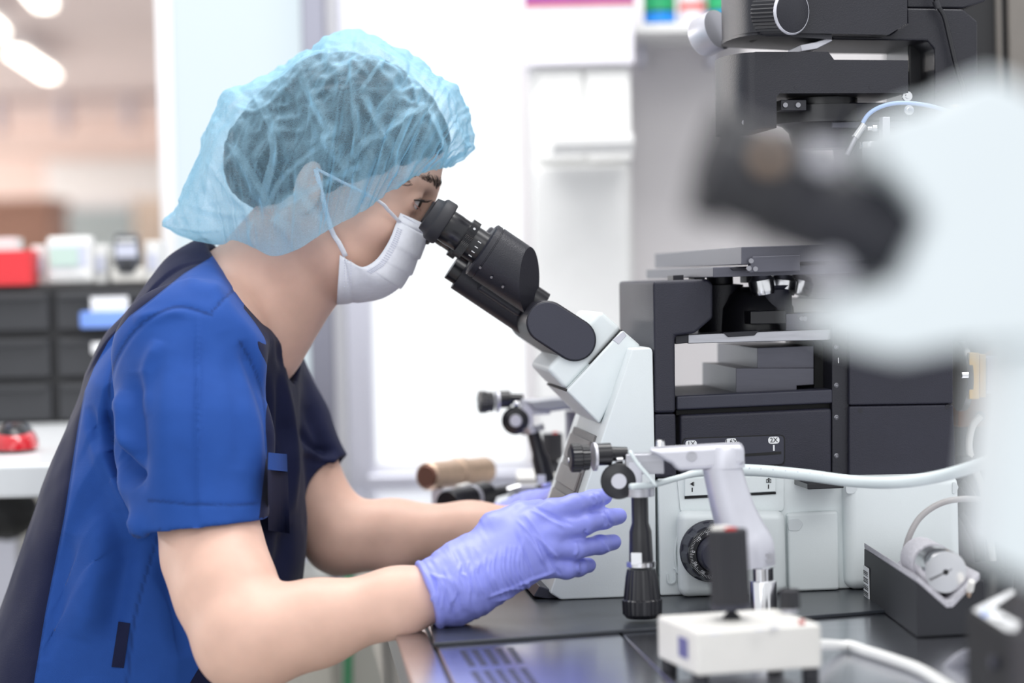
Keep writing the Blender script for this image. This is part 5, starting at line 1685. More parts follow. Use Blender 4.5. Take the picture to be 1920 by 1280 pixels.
MB().lathe(kc + kax * 0.022, kax, [(0, r1 * 0.60), (0.016, r1 * 0.56), (0.0175, r1 * 0.5)], 48).build('fine_focus_knob', M['charcoal'], kn1)
tm = MB()
for k in range(100):
    q_ = 2 * PI * k / 100; dr = e1 * math.cos(q_) + e2 * math.sin(q_); tg = -e1 * math.sin(q_) + e2 * math.cos(q_)
    ln_ = 0.0022 if k % 10 else 0.0034
    tm.box(kc + kax * 0.0246 + dr * (r1 * 0.82 - ln_ / 2), (ln_, 0.00022, 0.0003), axes=[dr, tg, kax])
tm.build('dial_ticks', M['label_w'], kn1).__setitem__('kind', 'stuff')
for k, tx in ((38, '10'), (48, '0'), (57, '90'), (65, '80'), (30, '20'), (74, '70')):
    q_ = 2 * PI * k / 100; dr = e1 * math.cos(q_) + e2 * math.sin(q_); tg = -e1 * math.sin(q_) + e2 * math.cos(q_)
    text('lettering', tx, kc + kax * 0.0246 + dr * r1 * 0.70, -tg, dr, 0.0040, M['label_w'], kn1)

# ---- binocular tube
om = WS / 2
near_off, far_off = om - 0.032, om + 0.032
A0 = S(820, 411, near_off)                               # centre of the near eyecup
A1 = S(985, 522, near_off)
bx = unit(A1 - A0)
mpp = ((A0 - CAM) @ _fw) / FPX
bt = np.cross(bx, SV); bt = bt if bt[2] > 0 else -bt     # upwards across the tube


def eyepiece(off, tag_):
    c = A0 + SV * off
    ec = MB().lathe(c - bx * 0.004, bx, [(0.002, 0.0125), (-0.005, 0.0140), (-0.0055, 0.0158), (0.0005, 0.0172), (0.0015, 0.0192), (0.0030, 0.0203), (0.0115, 0.0207), (0.0130, 0.0198), (0.0130, 0.0150)], 48, close=False).build('eyecup', M['rubber'], sc, smooth=60)
    MB().lathe(c + bx * 0.000, bx, [(0, 0.0006), (0, 0.0125), (0.002, 0.0125)], 40).build('eye_lens', M['glass'], ec)
    MB().lathe(c + bx * 0.009, bx, [(0, 0.0150), (0.010, 0.0152), (0.0105, 0.0149), (0.024, 0.0149)], 48).build('eyepiece_tube', M['black_gloss'], sc)
    # knurled dioptre ring
    n_ = 90; v_, f_ = [], []
    cc = c + bx * 0.0275; e1_, e2_ = SV, bt
    for s_ in (0.0, 0.0075):
        for k in range(n_ * 2):
            q_ = PI * k / n_; rr_ = 0.0184 if k % 2 else 0.0179
            v_.append(cc + bx * s_ + (e1_ * math.cos(q_) + e2_ * math.sin(q_)) * rr_)
    m2 = n_ * 2
    f_ = [(k, (k + 1) % m2, m2 + (k + 1) % m2, m2 + k) for k in range(m2)] + [list(range(m2))[::-1], list(range(m2, 2 * m2))]
    rg = mk('dioptre_ring', v_, f_, M['black_gloss'], sc, smooth=20)
    MB().lathe(cc + bx * 0.0037 + bt * 0.010 - SV * 0.0152, -SV + bt * 0.6, [(0, 0.0013), (0.0006, 0.0012)], 12).build('set_screw', M['chrome'], rg)
    sl = MB().lathe(c + bx * 0.035, bx, [(0, 0.0154), (0.0125, 0.0156)], 48).build('eyepiece_sleeve', M['black_gloss'], sc)
    if off == 0:
        for k in range(4):
            q_ = -1.15 + 0.33 * k
            dr = -SV * math.cos(q_ + 0.35) + bt * math.sin(q_ + 0.35)
            tg = SV * math.sin(q_ + 0.35) + bt * math.cos(q_ + 0.35)
            MB().box(c + bx * 0.0415 + dr * 0.0157, (0.0032, 0.0007, 0.0006), axes=[bx, tg, dr]).build('dioptre_mark', M['label_w'], sl)


eyepiece(0.0, 'near'); eyepiece(0.064, 'far')
for off in (0.0, 0.064):
    c = A0 + SV * off
    L0, L1 = 0.047, 0.105
    r_ = 0.0262
    mb = MB(); n_ = 48; v_, f_ = [], []
    # barrel cut obliquely at the lower end
    nrm_cut = unit(bx * 0.80 + bt * 0.42 - SV * 0.42)
    pc = c + bx * 0.099
    for s_, rr_ in ((0.0, 0.0245), (0.0012, 0.0262), (0.006, 0.0262), (0.0063, 0.0255), (0.0072, 0.0255), (0.0075, 0.0264)):
        for k in range(n_):
            q_ = 2 * PI * k / n_; v_.append(c + bx * (L0 + s_) + (SV * math.cos(q_) + bt * math.sin(q_)) * rr_)
    for k in range(n_):
        q_ = 2 * PI * k / n_; p = c + bx * L0 + (SV * math.cos(q_) + bt * math.sin(q_)) * r_
        tt_ = np.dot(pc - p, nrm_cut) / np.dot(bx, nrm_cut); v_.append(p + bx * min(max(tt_, 0.03), 0.085))
    for i in range(6):
        for k in range(n_): f_.append((i * n_ + k, i * n_ + (k + 1) % n_, (i + 1) * n_ + (k + 1) % n_, (i + 1) * n_ + k))
    f_.append(list(range(n_))[::-1]); f_.append([6 * n_ + k for k in range(n_)])
    br = mk('prism_barrel', v_, f_, M['black'], sc, smooth=40)
    for k in range(3):
        MB().lathe(c + bx * (0.054 + 0.013 * k) - SV * 0.0215 - bt * (0.0155 + 0.0015 * k), unit(-SV - bt * 0.7), [(0, 0.0013), (0.0008, 0.0011)], 12).build('set_screw', M['screw'], br)
# lower half of the binocular housing and the pivot
c = A0 + SV * 0.05 - bt * 0.026
MB().lathe(c + bx * 0.037, bx, [(0, 0.0115), (0.014, 0.0115)], 32).build('focus_drum', M['black_gloss'], sc)
MB().lathe(c + bx * 0.047, bx, [(0, 0.016), (0.075, 0.016)], 36).build('lower_barrel', M['black'], sc)
MB().box(A0 + SV * 0.036 + bx * 0.088 - bt * 0.020, (0.045, 0.050, 0.022), axes=[bx, SV, bt]).build('binocular_bridge', M['black'], sc, bevel=0.003)
MB().lathe(A0 + SV * 0.032 + bx * 0.094 - bt * 0.012, bx, [(0, 0.015), (0.03, 0.015)], 36).build('pivot_neck', M['black_gloss'], sc)
P1, P2 = (1027, 604), (1078, 637)
dirp = unit(np.array(P2, float) - np.array(P1, float)); prp = np.array([-dirp[1], dirp[0]])


def stadium(r):
    out = []
    for t in np.linspace(PI / 2, 3 * PI / 2, 20): out.append(np.array(P1) + r * (dirp * math.cos(t) + prp * math.sin(t)))
    for t in np.linspace(-PI / 2, PI / 2, 20): out.append(np.array(P2) + r * (dirp * math.cos(t) + prp * math.sin(t)))
    return out


so = 0.030
MB().prism([S(x, y, so) for x, y in stadium(40.5)], SV * (WS - 0.060)).build('pivot_arm', M['black'], sc, bevel=0.002, seg=3)
MB().prism([S(x, y, so - 0.001) for x, y in stadium(37.5)], SV * 0.002).build('pivot_cover', M['charcoal'], sc, bevel=0.0006)

# ---- tubing and clamps on the stage
tl = thing('perfusion_tube', S(1613, 250, -0.02), 'pale blue thin tube arching over the stage from a steel fitting', 'tube')
MB().tube([S(x, y, o_) for x, y, o_ in spline([(1611, 243, -0.02), (1628, 215, -0.02), (1655, 199, -0.02), (1690, 193, -0.02), (1735, 197, -0.02), (1775, 208, -0.015), (1815, 224, -0.01)], 40)], 0.0019, n=10).build('tube_hose', mat('pale_blue_tube', (0.35, 0.50, 0.82), 0.3), tl, smooth=True)
MB().cyl(S(1620, 233, -0.02), S(1603, 258, -0.02), 0.0036, 16).build('fitting', M['chrome'], tl, bevel=0.0005)
MB().cyl(S(1606, 254, -0.02), S(1588, 290, -0.02), 0.0022, 14).build('needle_holder', M['brushed'], tl)
MB().lathe(S(1626, 241, -0.02), SU, [(0, 0.002), (0.004, 0.002), (0.0045, 0.0035), (0.008, 0.0035)], 16).build('side_nut', M['chrome'], tl)
cl = thing('stage_clamp', S(1632, 300, -0.03), 'steel clamp with a knurled wheel and angle bracket above the stage', 'clamp')
MB().prism([S(x, y, -0.03) for x, y in ((1655, 219), (1669, 219), (1669, 286), (1648, 286), (1648, 274), (1655, 274))], SV * 0.012).build('angle_bracket', M['alu'], cl, bevel=0.0005)
wz = S(1632, 272, -0.025)
MB().lathe(wz, SZ, [(-0.003, 0.0095), (0.0005, 0.0098), (0.0028, 0.0092)], 40).build('knurled_wheel', M['chrome'], cl)
MB().lathe(wz, -SZ, [(0.003, 0.0072), (0.018, 0.0068), (0.019, 0.004), (0.085, 0.004)], 32).build('clamp_post', M['alu'], cl)
br_ = thing('brass_fitting', S(1793, 205, -0.01), 'small brass fitting at the end of the pale blue tube', 'fitting')
MB().lathe(S(1793, 216, -0.01), SZ, [(0, 0.0035), (0.006, 0.0035), (0.0065, 0.0050), (0.009, 0.0050)], 24).build('brass_nut', mat('brass', (0.75, 0.5, 0.2), 0.25, metal=1.0), br_)
MB().cyl(S(1778, 214, -0.012), S(1822, 208, -0.012), 0.0016, 12).build('cross_pin', M['chrome'], br_)
MB().cyl(S(1793, 216, -0.01), S(1793, 470, -0.01), 0.003, 12).build('fitting_post', M['chrome'], br_)
lc2 = thing('lamp_cable', S(1755, 10, 0.0), 'thin black cable hanging down the pillar of the large microscope', 'cable')
MB().tube([S(x, y, 0.02) for x, y in spline([(1752, -30), (1756, 6), (1770, 30), (1780, 70), (1794, 130), (1806, 170), (1815, 220), (1818, 300)], 30)], 0.0022, n=8).build('cable_run', M['black_gloss'], lc2, smooth=True)
MB().cyl(S(1754, 2, 0.02), S(1759, 16, 0.02), 0.0032, 12).build('cable_boot', M['rubber'], lc2)

# ---- gold laser block and cables behind
gb = thing('wooden_block', S(1830, 760, 0.10), 'two golden yellow plates standing behind the microscope tower', 'plates')
M['gold'] = mat('golden_yellow_board', (0.60, 0.36, 0.06), 0.5, vary=0.15, aniso=(40, 40, 2), scale=5)
sprism('front_plate', [(1818, 661), (1837, 661), (1837, 748), (1818, 748)], 0.05, 0.12, M['gold'], gb, 0.0006)
sprism('rear_plate', [(1838, 664), (1850, 664), (1850, 745), (1838, 745)], 0.055, 0.11, M['gold'], gb, 0.0006)
sprism('connecting_board', [(1797, 700), (1900, 640), (1930, 640), (1930, 800), (1797, 800)], 0.12, 0.02, mat('brown_board', (0.22, 0.08, 0.02), 0.6), gb, 0.0006)
MB().prism([np.array([*S(x, 800, 0.122)[:2], z_]) for x, z_ in ((1880, BZ + 0.001), (1915, BZ + 0.001), (1915, S(1915, 800, 0.122)[2]), (1880, S(1880, 800, 0.122)[2]))], SV * 0.016).build('support_leg', M['rack'], gb, bevel=0.001)
wbk = thing('white_module', S(1880, 700, 0.07), 'pale lilac module right of the golden yellow plates', 'module')
sprism('module_body', [(1852, 670), (1935, 668), (1935, 735), (1852, 735)], 0.07, 0.045, mat('lilac_plastic', (0.5, 0.49, 0.66), 0.5), wbk, 0.001)
sprism('module_rim', [(1851, 732), (1935, 732), (1935, 738), (1851, 738)], 0.069, 0.046, M['alu'], wbk, 0.0004)
fl = thing('round_flange', S(1800, 705, 0.06), 'black round flange with a bright stud on the side of the tower', 'flange')
MB().lathe(S(1795, 705, 0.08), SU, [(0, 0.032), (0.006, 0.032), (0.007, 0.026), (0.012, 0.022)], 36).build('flange_disc', M['black_gloss'], fl)
MB().lathe(S(1803, 703, 0.05), SU, [(0, 0.003), (0.006, 0.003)], 14).build('stud', M['chrome'], fl)
for pts, r_, m_, lb in (
    ([(1840, 780), (1824, 800), (1818, 840), (1830, 880), (1850, 940), (1862, 1050)], 0.0035, 'cream', 'pale cable looping behind the tower under the yellow plates'),
    ([(1800, 862), (1840, 858), (1900, 850), (1950, 880), (1970, 1045)], 0.004, 'black_gloss', 'black cable running level behind the tower'),
    ([(1800, 900), (1820, 925), (1835, 960), (1842, 1050)], 0.004, 'black_gloss', 'black cable dropping behind the white base'),
    ([(1800, 960), (1815, 985), (1830, 1015), (1835, 1052)], 0.0035, 'black_gloss', 'lowest black cable behind the white base')):
    cb = thing('rear_cable', S(*pts[0], 0.10), lb, 'cable')
    MB().tube([S(x, y, 0.10) for x, y in spline(pts, 24)], r_, n=8).build('cable_run', M[m_], cb, smooth=True)
    MB().cyl(S(*pts[0], 0.10), S(*pts[0], 0.112), r_ * 1.4, 10).build('cable_plug', M['rubber'], cb)
# ------------------------------------------------------------------ micromanipulators
M['knurl_chrome'] = M['chrome']


def ribbed(name, a, axis, segs, n, mtl, parent, depth=0.06):
    """knurled cylinder; segs: (distance, radius)"""
    a = np.asarray(a, float); w = unit(axis); t = np.array([0, 0, 1.0]) if abs(w[2]) < 0.9 else np.array([1.0, 0, 0])
    e1_ = unit(np.cross(w, t)); e2_ = np.cross(w, e1_); v_, f_ = [], []; m2 = n * 2
    for s_, r_ in segs:
        for k in range(m2):
            q_ = PI * k / n; rr_ = r_ * (1 if (k // 1) % 2 else 1 - depth)
            v_.append(a + w * s_ + (e1_ * math.cos(q_) + e2_ * math.sin(q_)) * rr_)
    for i in range(len(segs) - 1):
        for k in range(m2): f_.append((i * m2 + k, i * m2 + (k + 1) % m2, (i + 1) * m2 + (k + 1) % m2, (i + 1) * m2 + k))
    f_.append(list(range(m2))[::-1]); f_.append([(len(segs) - 1) * m2 + k for k in range(m2)])
    return mk(name, v_, f_, mtl, parent, smooth=20)


def manipulator_head(T, mm, parent, tube_lean=(0.0, 0.0)):
    """T maps (x px, y px, depth offset m) of the near head to the place; mm = metres per pixel there"""
    R = np.array([1.0, 0, 0]); 
    lk = T(1092, 857, 0); 
    ribbed('cross_knob', lk + np.array([-24 * mm, -0.004, 0]), (1, 0.2, 0), [(0, 20 * mm), (3 * mm, 27 * mm), (20 * mm, 27 * mm), (22 * mm, 24 * mm), (36 * mm, 24 * mm)], 22, M['black_gloss'], parent)
    MB().lathe(T(1065, 862, 0) , (1, 0.2, 0), [(0, 4 * mm), (8 * mm, 6 * mm)], 16).build('knob_stud', M['chrome'], parent)
    MB().lathe(T(1112, 856, 0.0), (1, 0.2, 0), [(0, 27 * mm), (5 * mm, 27 * mm)], 36).build('knob_ring', M['alu'], parent)
    MB().lathe(T(1117, 852, 0.0), (1, 0.2, 0), [(0, 21 * mm), (28 * mm, 21 * mm), (30 * mm, 14 * mm), (60 * mm, 12 * mm)], 32).build('cross_spindle', M['black_gloss'], parent)
    MB().lathe(T(1155, 862, 0.0), (1, 0.2, 0), [(0, 7 * mm), (12 * mm, 7 * mm)], 16).build('spindle_nut', M['chrome'], parent)
    MB().box(T(1208, 868, 0.006), (72 * mm, 50 * mm, 38 * mm)).build('slide_block', M['brushed'], parent, bevel=0.001)
    MB().box(T(1190, 893, 0.004), (26 * mm, 40 * mm, 60 * mm)).build('slide_carriage', M['alu'], parent, bevel=0.001)
    dk = MB().lathe(T(1160, 901, 0.0), (-0.05, -1, 0), [(-16 * mm, 30 * mm), (0, 34 * mm), (8 * mm, 34 * mm), (10 * mm, 31 * mm)], 48).build('face_knob', M['black_gloss'], parent)
    MB().lathe(T(1160, 901, 0.0) + np.array([0, -10 * mm, 0]), (-0.05, -1, 0), [(0, 15 * mm), (2.5 * mm, 14 * mm), (2.5 * mm, 6 * mm)], 32).build('knob_hub', M['alu'], dk)
    ax = unit(np.array([tube_lean[0], tube_lean[1], -1.0]))
    c = T(1199, 915, 0.004)
    MB().lathe(c, ax, [(0, 29 * mm), (15 * mm, 29 * mm)], 36).build('collar', M['brushed'], parent)
    MB().lathe(c + ax * 15 * mm, ax, [(0, 16 * mm), (50 * mm, 16 * mm), (66 * mm, 21 * mm), (130 * mm, 23 * mm)], 36).build('drive_tube', M['black_gloss'], parent)
    MB().lathe(c + ax * 136 * mm, ax, [(0, 22 * mm), (3 * mm, 28 * mm), (11 * mm, 28 * mm), (14 * mm, 22 * mm)], 40).build('scale_ring', M['chrome'], parent)
    ribbed('drive_knob', c + ax * 152 * mm, ax, [(0, 27 * mm), (14 * mm, 30 * mm), (56 * mm, 35 * mm), (58 * mm, 38 * mm), (84 * mm, 37 * mm), (92 * mm, 30 * mm)], 26, M['black_gloss'], parent, depth=0.035)
    MB().box(c + ax * 130 * mm + np.array([-10 * mm, -22 * mm, 0]), (20 * mm, 8 * mm, 22 * mm)).build('index_tab', M['label_w'], parent, bevel=0.0004)


DM = 1.93
man = thing('micromanipulator', P(1430, 1180, DM), 'silver micromanipulator arm on a steel post behind the white joystick box', 'micromanipulator')
Tn = lambda x, y, o_: P(x, y, DM + 0.02 + o_)
manipulator_head(Tn, (DM + 0.02) / FPX, man)
m1 = DM / FPX
top = P(1356, 862, DM)
bot = P(1407, 1058, DM)
# sloping silver column, tapering upwards, and the level arm
col_pts = [(1353, 872), (1362, 910), (1376, 960), (1392, 1000), (1403, 1025), (1408, 1062)]
col_r = [37, 38, 41, 45, 48, 46]
MB().tube([P(x, y, DM) for x, y in spline(col_pts, 24)], [r * m1 for r in spline(col_r, 24)[:, 0]], n=36, side=(0, 1, 0)).build('silver_column', M['alu'], man, smooth=50)
arm_poly = [(1212, 843), (1330, 836), (1385, 833), (1396, 838), (1396, 872), (1320, 881), (1271, 884), (1258, 870), (1246, 864)]
MB().prism([P(x, y, DM - 0.014) for x, y in arm_poly], (0.003, 0.034, 0)).build('silver_arm', M['alu'], man, bevel=0.004, seg=3)
MB().lathe(P(1357, 857, DM) + np.array([0, 0, -19 * m1]), (0, 0, 1), [(0, 39.5 * m1), (35 * m1, 38 * m1), (41 * m1, 34 * m1)], 40).build('arm_hub', M['alu'], man)
for x, y, o_ in ((1297, 855, -0.0145), (1440, 1046, -0.016)):
    MB().lathe(P(x, y, DM + o_), (-0.02, -1, 0), [(0, 0.0042), (0.001, 0.004), (0.001, 0.0022), (-0.001, 0.002)], 16).build('socket_screw', M['brushed'], man)
MB().lathe(P(1238, 836, DM), (0, 0, 1), [(0, 0.004), (0.004, 0.0035), (0.005, 0.002)], 16).build('dome_screw', M['chrome'], man)
pz = P(1430, 1062, DM + 0.012)
MB().lathe(pz, (0, 0, -1), [(0, 24 * m1), (3 * m1, 20 * m1), (26 * m1, 20 * m1)], 36).build('post_neck', M['chrome'], man)
MB().lathe(pz + np.array([0, 0, -26 * m1]), (0, 0, -1), [(0, 25 * m1), (2 * m1, 26 * m1), (pz[2] - 26 * m1 - BZ - 0.0045, 26 * m1)], 36).build('post', M['chrome'], man)
MB().lathe(np.array([pz[0], pz[1], BZ + 0.0005]), (0, 0, 1), [(0, 0.03), (0.004, 0.03), (0.005, 0.026)], 40).build('post_foot', M['brushed'], man)
# the pale hose from the head to the right
hs = thing('pale_hose', P(1600, 895, DM), 'pale hose running from the manipulator head across the microscope base', 'hose')
M['hose'] = mat('pale_hose', (0.72, 0.79, 0.80), 0.35, vary=0.03)
hp = spline([(1183, 912, DM), (1225, 908, DM + 0.02), (1270, 896, DM + 0.06), (1320, 884, DM + 0.08), (1400, 881, DM + 0.09), (1500, 889, DM + 0.08), (1600, 902, DM + 0.06), (1680, 904, DM + 0.03), (1760, 893, DM), (1830, 872, DM - 0.04), (1905, 843, DM - 0.10)], 90)
MB().tube([P(*p) for p in hp], [0.0026 + 0.0024 * min(1, max(0, (i - 20) / 12)) for i in range(90)], n=14).build('hose_run', M['hose'], hs, smooth=True)
tb = MB()
for i in range(32, 88, 2):
    p = P(*hp[i]); tn = unit(P(*hp[min(i + 1, 89)]) - P(*hp[i - 1])); sd = unit(np.cross(tn, [0, 1.0, 0]))
    sd = sd if sd[2] > 0 else -sd
    tb.box(p + np.array([0, -0.0046, 0]) + sd * 0.0016, (0.0006, 0.0004, 0.0022), axes=[tn, np.cross(sd, tn), sd])
tb.build('graduation_marks', M['lcd_frame'], hs)
MB().tube([P(x, y, DM - 0.005) for x, y in spline([(1180, 845), (1196, 870), (1214, 890), (1230, 910)], 12)], 0.0016, n=8).build('loop_tube', M['hose'], hs, smooth=True)

# the second manipulator on the far side
DF = 2.48
sc_f = 0.80
fx = lambda x, y: (967 + (x - 1160) * 0.76, 788 + (y - 901) * 0.80 + 0.0 * x)
far = thing('micromanipulator', P(1040, 960, DF), 'second micromanipulator with black knobs standing beyond the eyepieces', 'micromanipulator')
Tf = lambda x, y, o_: P(*fx(x, y + (0.10 * (1160 - x) * 0 if True else 0)), DF + o_)
manipulator_head(Tf, 0.78 * DF / FPX, far, tube_lean=(0.24, 0.0))
MB().prism([P(x, y, DF - 0.01) for x, y in ((985, 752), (1040, 745), (1090, 745), (1098, 770), (1060, 768), (1030, 772), (1000, 770))], (0.003, 0.03, 0)).build('grey_arm', mat('grey_arm_paint', (0.32, 0.33, 0.36), 0.45, metal=0.3), far, bevel=0.003)
fz = P(1092, 770, DF + 0.01)
MB().lathe(fz, (0, 0, -1), [(0, 0.018), (fz[2] - BZ - 0.0045, 0.018)], 28).build('post', M['frame_grey'], far)
MB().lathe(np.array([fz[0], fz[1], BZ + 0.0036]), (0, 0, 1), [(0, 0.03), (0.004, 0.03)], 32).build('post_foot', M['brushed'], far)
# its joystick box with a black grip
jb = onz(1040, 905, BZ)
jc = P(1038, 905, 2.62)
J = thing('joystick_controller', (jc[0], jc[1], BZ), 'white joystick box with a black grip, half behind the microscope stand', 'controller')
zt_ = P(1038, 885, 2.62)[2]
MB().box((jc[0] + 0.02, jc[1], (zt_ + BZ + 0.006) / 2), (0.12, 0.10, zt_ - BZ - 0.006)).build('box_body', M['cream'], J, bevel=0.003)
for sx in (-0.04, 0.08):
    MB().cyl((jc[0] + sx, jc[1] - 0.03, BZ + 0.0003), (jc[0] + sx, jc[1] - 0.03, BZ + 0.0065), 0.007, 14).build('rubber_foot', M['rubber'], J)
MB().lathe((jc[0], jc[1], zt_), (0, 0, 1), [(0, 0.012), (0.012, 0.006), (0.016, 0.006)], 24).build('rubber_boot', M['rubber'], J)
zg = P(1038, 858, 2.62)[2]; zh = P(1038, 812, 2.62)[2]
ribbed('grip', (jc[0], jc[1], zt_ + 0.014), (0, 0, 1), [(0, 0.0108), (0.002, 0.0112), (zh - zt_ - 0.014, 0.0112)], 20, M['rubber'], J)
MB().lathe((jc[0] + 0.003, jc[1] - 0.004, zh), (0, 0, 1), [(0, 0.003), (0.002, 0.0025)], 14).build('red_button', M['red'], J)
# tools lying on the bench beyond the far arm
ca, cb_ = P(800, 893, 2.55), P(985, 872, 2.72)
cax = unit(cb_ - ca)
M['copper'] = mat('brushed_copper', (0.60, 0.44, 0.33), 0.4, metal=0.6, vary=0.1, aniso=(4, 40, 40), scale=6)
M['copper_dark'] = mat('dark_copper_end', (0.16, 0.07, 0.05), 0.4, metal=0.5)
co = thing('copper_cylinder', (ca[0], ca[1], BZ), 'copper coloured cylinder lying beyond the far forearm', 'cylinder')
MB().lathe(ca, cax, [(0, 0.0135), (0.002, 0.0150), (0.055, 0.0150), (0.056, 0.0162), (0.072, 0.0162), (0.073, 0.0145), (0.115, 0.0145)], 40).build('cylinder_body', M['copper'], co)
MB().lathe(ca - cax * 0.002, cax, [(0, 0.011), (0.003, 0.0138)], 40).build('end_cap', M['copper_dark'], co)
for s_ in (0.02, 0.09):
    p = ca + cax * s_; zz = p[2] - 0.014 - BZ
    MB().box((p[0], p[1], BZ + 0.0004 + zz / 2), (0.012, 0.03, zz)).build('cradle', M['frame_light'], co)
ba_, bb2 = P(838, 944, 2.46), P(958, 916, 2.58)
bax = unit(bb2 - ba_)
bl = thing('black_drive_unit', (ba_[0], ba_[1], BZ), 'black drive cylinder lying beside the copper cylinder', 'cylinder')
MB().lathe(ba_, bax, [(0, 0.0125), (0.002, 0.0135), (0.046, 0.0135), (0.047, 0.0115), (0.053, 0.0115), (0.054, 0.0140), (0.080, 0.0140), (0.081, 0.006), (0.13, 0.005)], 36).build('drive_body', M['black_gloss'], bl)
MB().lathe(ba_ + bax * 0.047, bax, [(0, 0.0138), (0.006, 0.0138)], 36).build('grey_ring', M['alu'], bl)
MB().box(ba_ + bax * 0.035 + np.array([0, 0, 0.014]), (0.02, 0.008, 0.005), axes=[bax, unit(np.cross([0, 0, 1.0], bax)), [0, 0, 1.0]]).build('cream_tab', M['cream'], bl, bevel=0.001)
p = ba_ + bax * 0.03
MB().box((p[0], p[1], (p[2] - 0.012 + BZ + 0.0034) / 2), (0.03, 0.02, p[2] - 0.012 - BZ - 0.0034)).build('rest', M['charcoal'], bl)
fx_ = thing('clamp_stand', P(1010, 950, 2.50), 'small steel clamp and fittings at the foot of the second micromanipulator', 'clamp')
MB().box(P(985, 925, 2.58), (0.026, 0.022, 0.020)).build('clamp_body', M['brushed'], fx_, bevel=0.002)
MB().lathe(P(970, 940, 2.55), (0.3, -1, 0), [(-0.01, 0.008), (0.006, 0.008), (0.007, 0.006)], 24).build('clamp_wheel', M['black_gloss'], fx_)
MB().cyl(P(930, 925, 2.56), P(1000, 905, 2.58), 0.0035, 14).build('clamp_rod', M['chrome'], fx_)
pb = P(985, 930, 2.58)
MB().box((pb[0], pb[1], (pb[2] + BZ + 0.0036) / 2), (0.03, 0.03, pb[2] - BZ - 0.0036)).build('clamp_base', M['charcoal'], fx_)

# ------------------------------------------------------------------ joystick box in front
FLr, FR, BL = onz(1307, 1268, BZ + 0.009), onz(1542, 1252, BZ + 0.009), onz(1266, 1231, BZ + 0.009)
xd = unit(FR - FLr); L_x = np.linalg.norm(FR - FLr)
yd = np.array([-xd[1], xd[0], 0]); L_y = np.dot(BL - FLr, yd) 
hb_ = 84 / FPX * ((FLr - CAM) @ _fw)
jbx = thing('joystick_controller', (FLr + FR) / 2 - np.array([0, 0, 0.009]), 'white joystick box with black grip and red button at the front of the bench', 'controller')
cen = FLr + xd * L_x / 2 + yd * L_y / 2
jbody = MB().box(cen + np.array([0, 0, hb_ / 2]), (L_x, L_y, hb_), axes=[xd, yd, SZ]).build('box_body', M['cream'], jbx, bevel=0.0025, seg=3)
for sx in (0.06, 0.94):
    for sy in (0.1, 0.9):
        p = FLr + xd * L_x * sx + yd * L_y * sy
        MB().cyl((p[0], p[1], BZ + 0.0004), (p[0], p[1], BZ + 0.0092), 0.006, 16).build('rubber_foot', M['rubber'], jbx)
JT = BZ + 0.009 + hb_
m3 = ((cen - CAM) @ _fw) / FPX
jp = onz(1372, 1160, JT)
m3 = ((jp - CAM) @ _fw) / FPX
MB().lathe(jp + np.array([0, 0, 0.0002]), (0, 0, 1), [(0, 17 * m3), (6 * m3, 16 * m3), (12 * m3, 9 * m3), (20 * m3, 8 * m3), (28 * m3, 14 * m3)], 32).build('rubber_boot', M['rubber'], jbx, smooth=60)
gax = unit(np.array([-0.03, 0.02, 1.0]))
grip = ribbed('grip', jp + gax * 20 * m3, gax, [(0, 34 * m3), (2 * m3, 37 * m3), (144 * m3, 37.5 * m3), (148 * m3, 35.5 * m3)], 26, M['rubber'], jbx, depth=0.05)
MB().lathe(jp + gax * 20 * m3, gax, [(0, 37.6 * m3), (9 * m3, 38 * m3)], 40).build('grip_collar', M['charcoal'], grip)
gt_ = jp + gax * 168 * m3
MB().lathe(gt_ + xd * 2 * m3 - yd * 16 * m3, gax, [(0, 12 * m3), (5 * m3, 11 * m3)], 24).build('red_button', M['red'], grip, smooth=50)
MB().lathe(gt_ - xd * 8 * m3 + yd * 10 * m3, gax, [(0, 20 * m3), (6 * m3, 18 * m3)], 24).build('white_button', M['cream'], grip, smooth=50)
kp_ = onz(1481, 1148, JT)
MB().lathe(kp_ + np.array([0, 0, 0.0002]), (0, 0, 1), [(0, 15 * m3), (10 * m3, 14 * m3)], 24).build('knob_base', M['alu'], jbx)
ribbed('speed_knob', kp_ + np.array([0, 0, 8 * m3]), (0, 0, 1), [(0, 19 * m3), (2 * m3, 20 * m3), (34 * m3, 19 * m3), (36 * m3, 17 * m3)], 18, M['rubber'], jbx)
lp = onz(1503, 1170, JT)
MB().lathe(lp + np.array([0, 0, 0.0002]), (0, 0, 1), [(0, 6 * m3), (5 * m3, 5.5 * m3), (8 * m3, 3 * m3)], 16).build('red_lamp', M['red'], jbx, smooth=60)
for x, y in ((1318, 1178), (1340, 1188), (1424, 1180), (1452, 1176)):
    p = onz(x, y, JT)
    MB().box(p + np.array([0, 0, 0.0002]), (0.006, 0.004, 0.0003), axes=[xd, yd, SZ]).build('printed_mark', M['lcd_frame'], jbx)
M['label_violet'] = mat('blue_violet_label', (0.12, 0.12, 0.32), 0.5)
p = FLr + yd * L_y * 0.30 + np.array([0, 0, hb_ * 0.52])
sdx = unit(BL - FLr); 
MB().box(FLr + yd * L_y * 0.32 - xd * 0.0004 + np.array([0, 0, hb_ * 0.52]), (0.0008, L_y * 0.22, hb_ * 0.45), axes=[xd, yd, SZ]).build('side_label', M['label_violet'], jbody)
cbw = thing('white_cable', onz(1600, 1232, BZ), 'thick white cable snaking from the white joystick box over the bench', 'cable')
cp = [FR + yd * L_y * 0.5 + np.array([0, 0, hb_ * 0.35])] + [onz(x, y, BZ) + np.array([0, 0, 0.0045]) for x, y in ((1580, 1222), (1625, 1232), (1680, 1250), (1730, 1270), (1790, 1310))]
cpts = spline(cp, 40); cpts[:, 2] = np.maximum(cpts[:, 2], BZ + 0.0045)
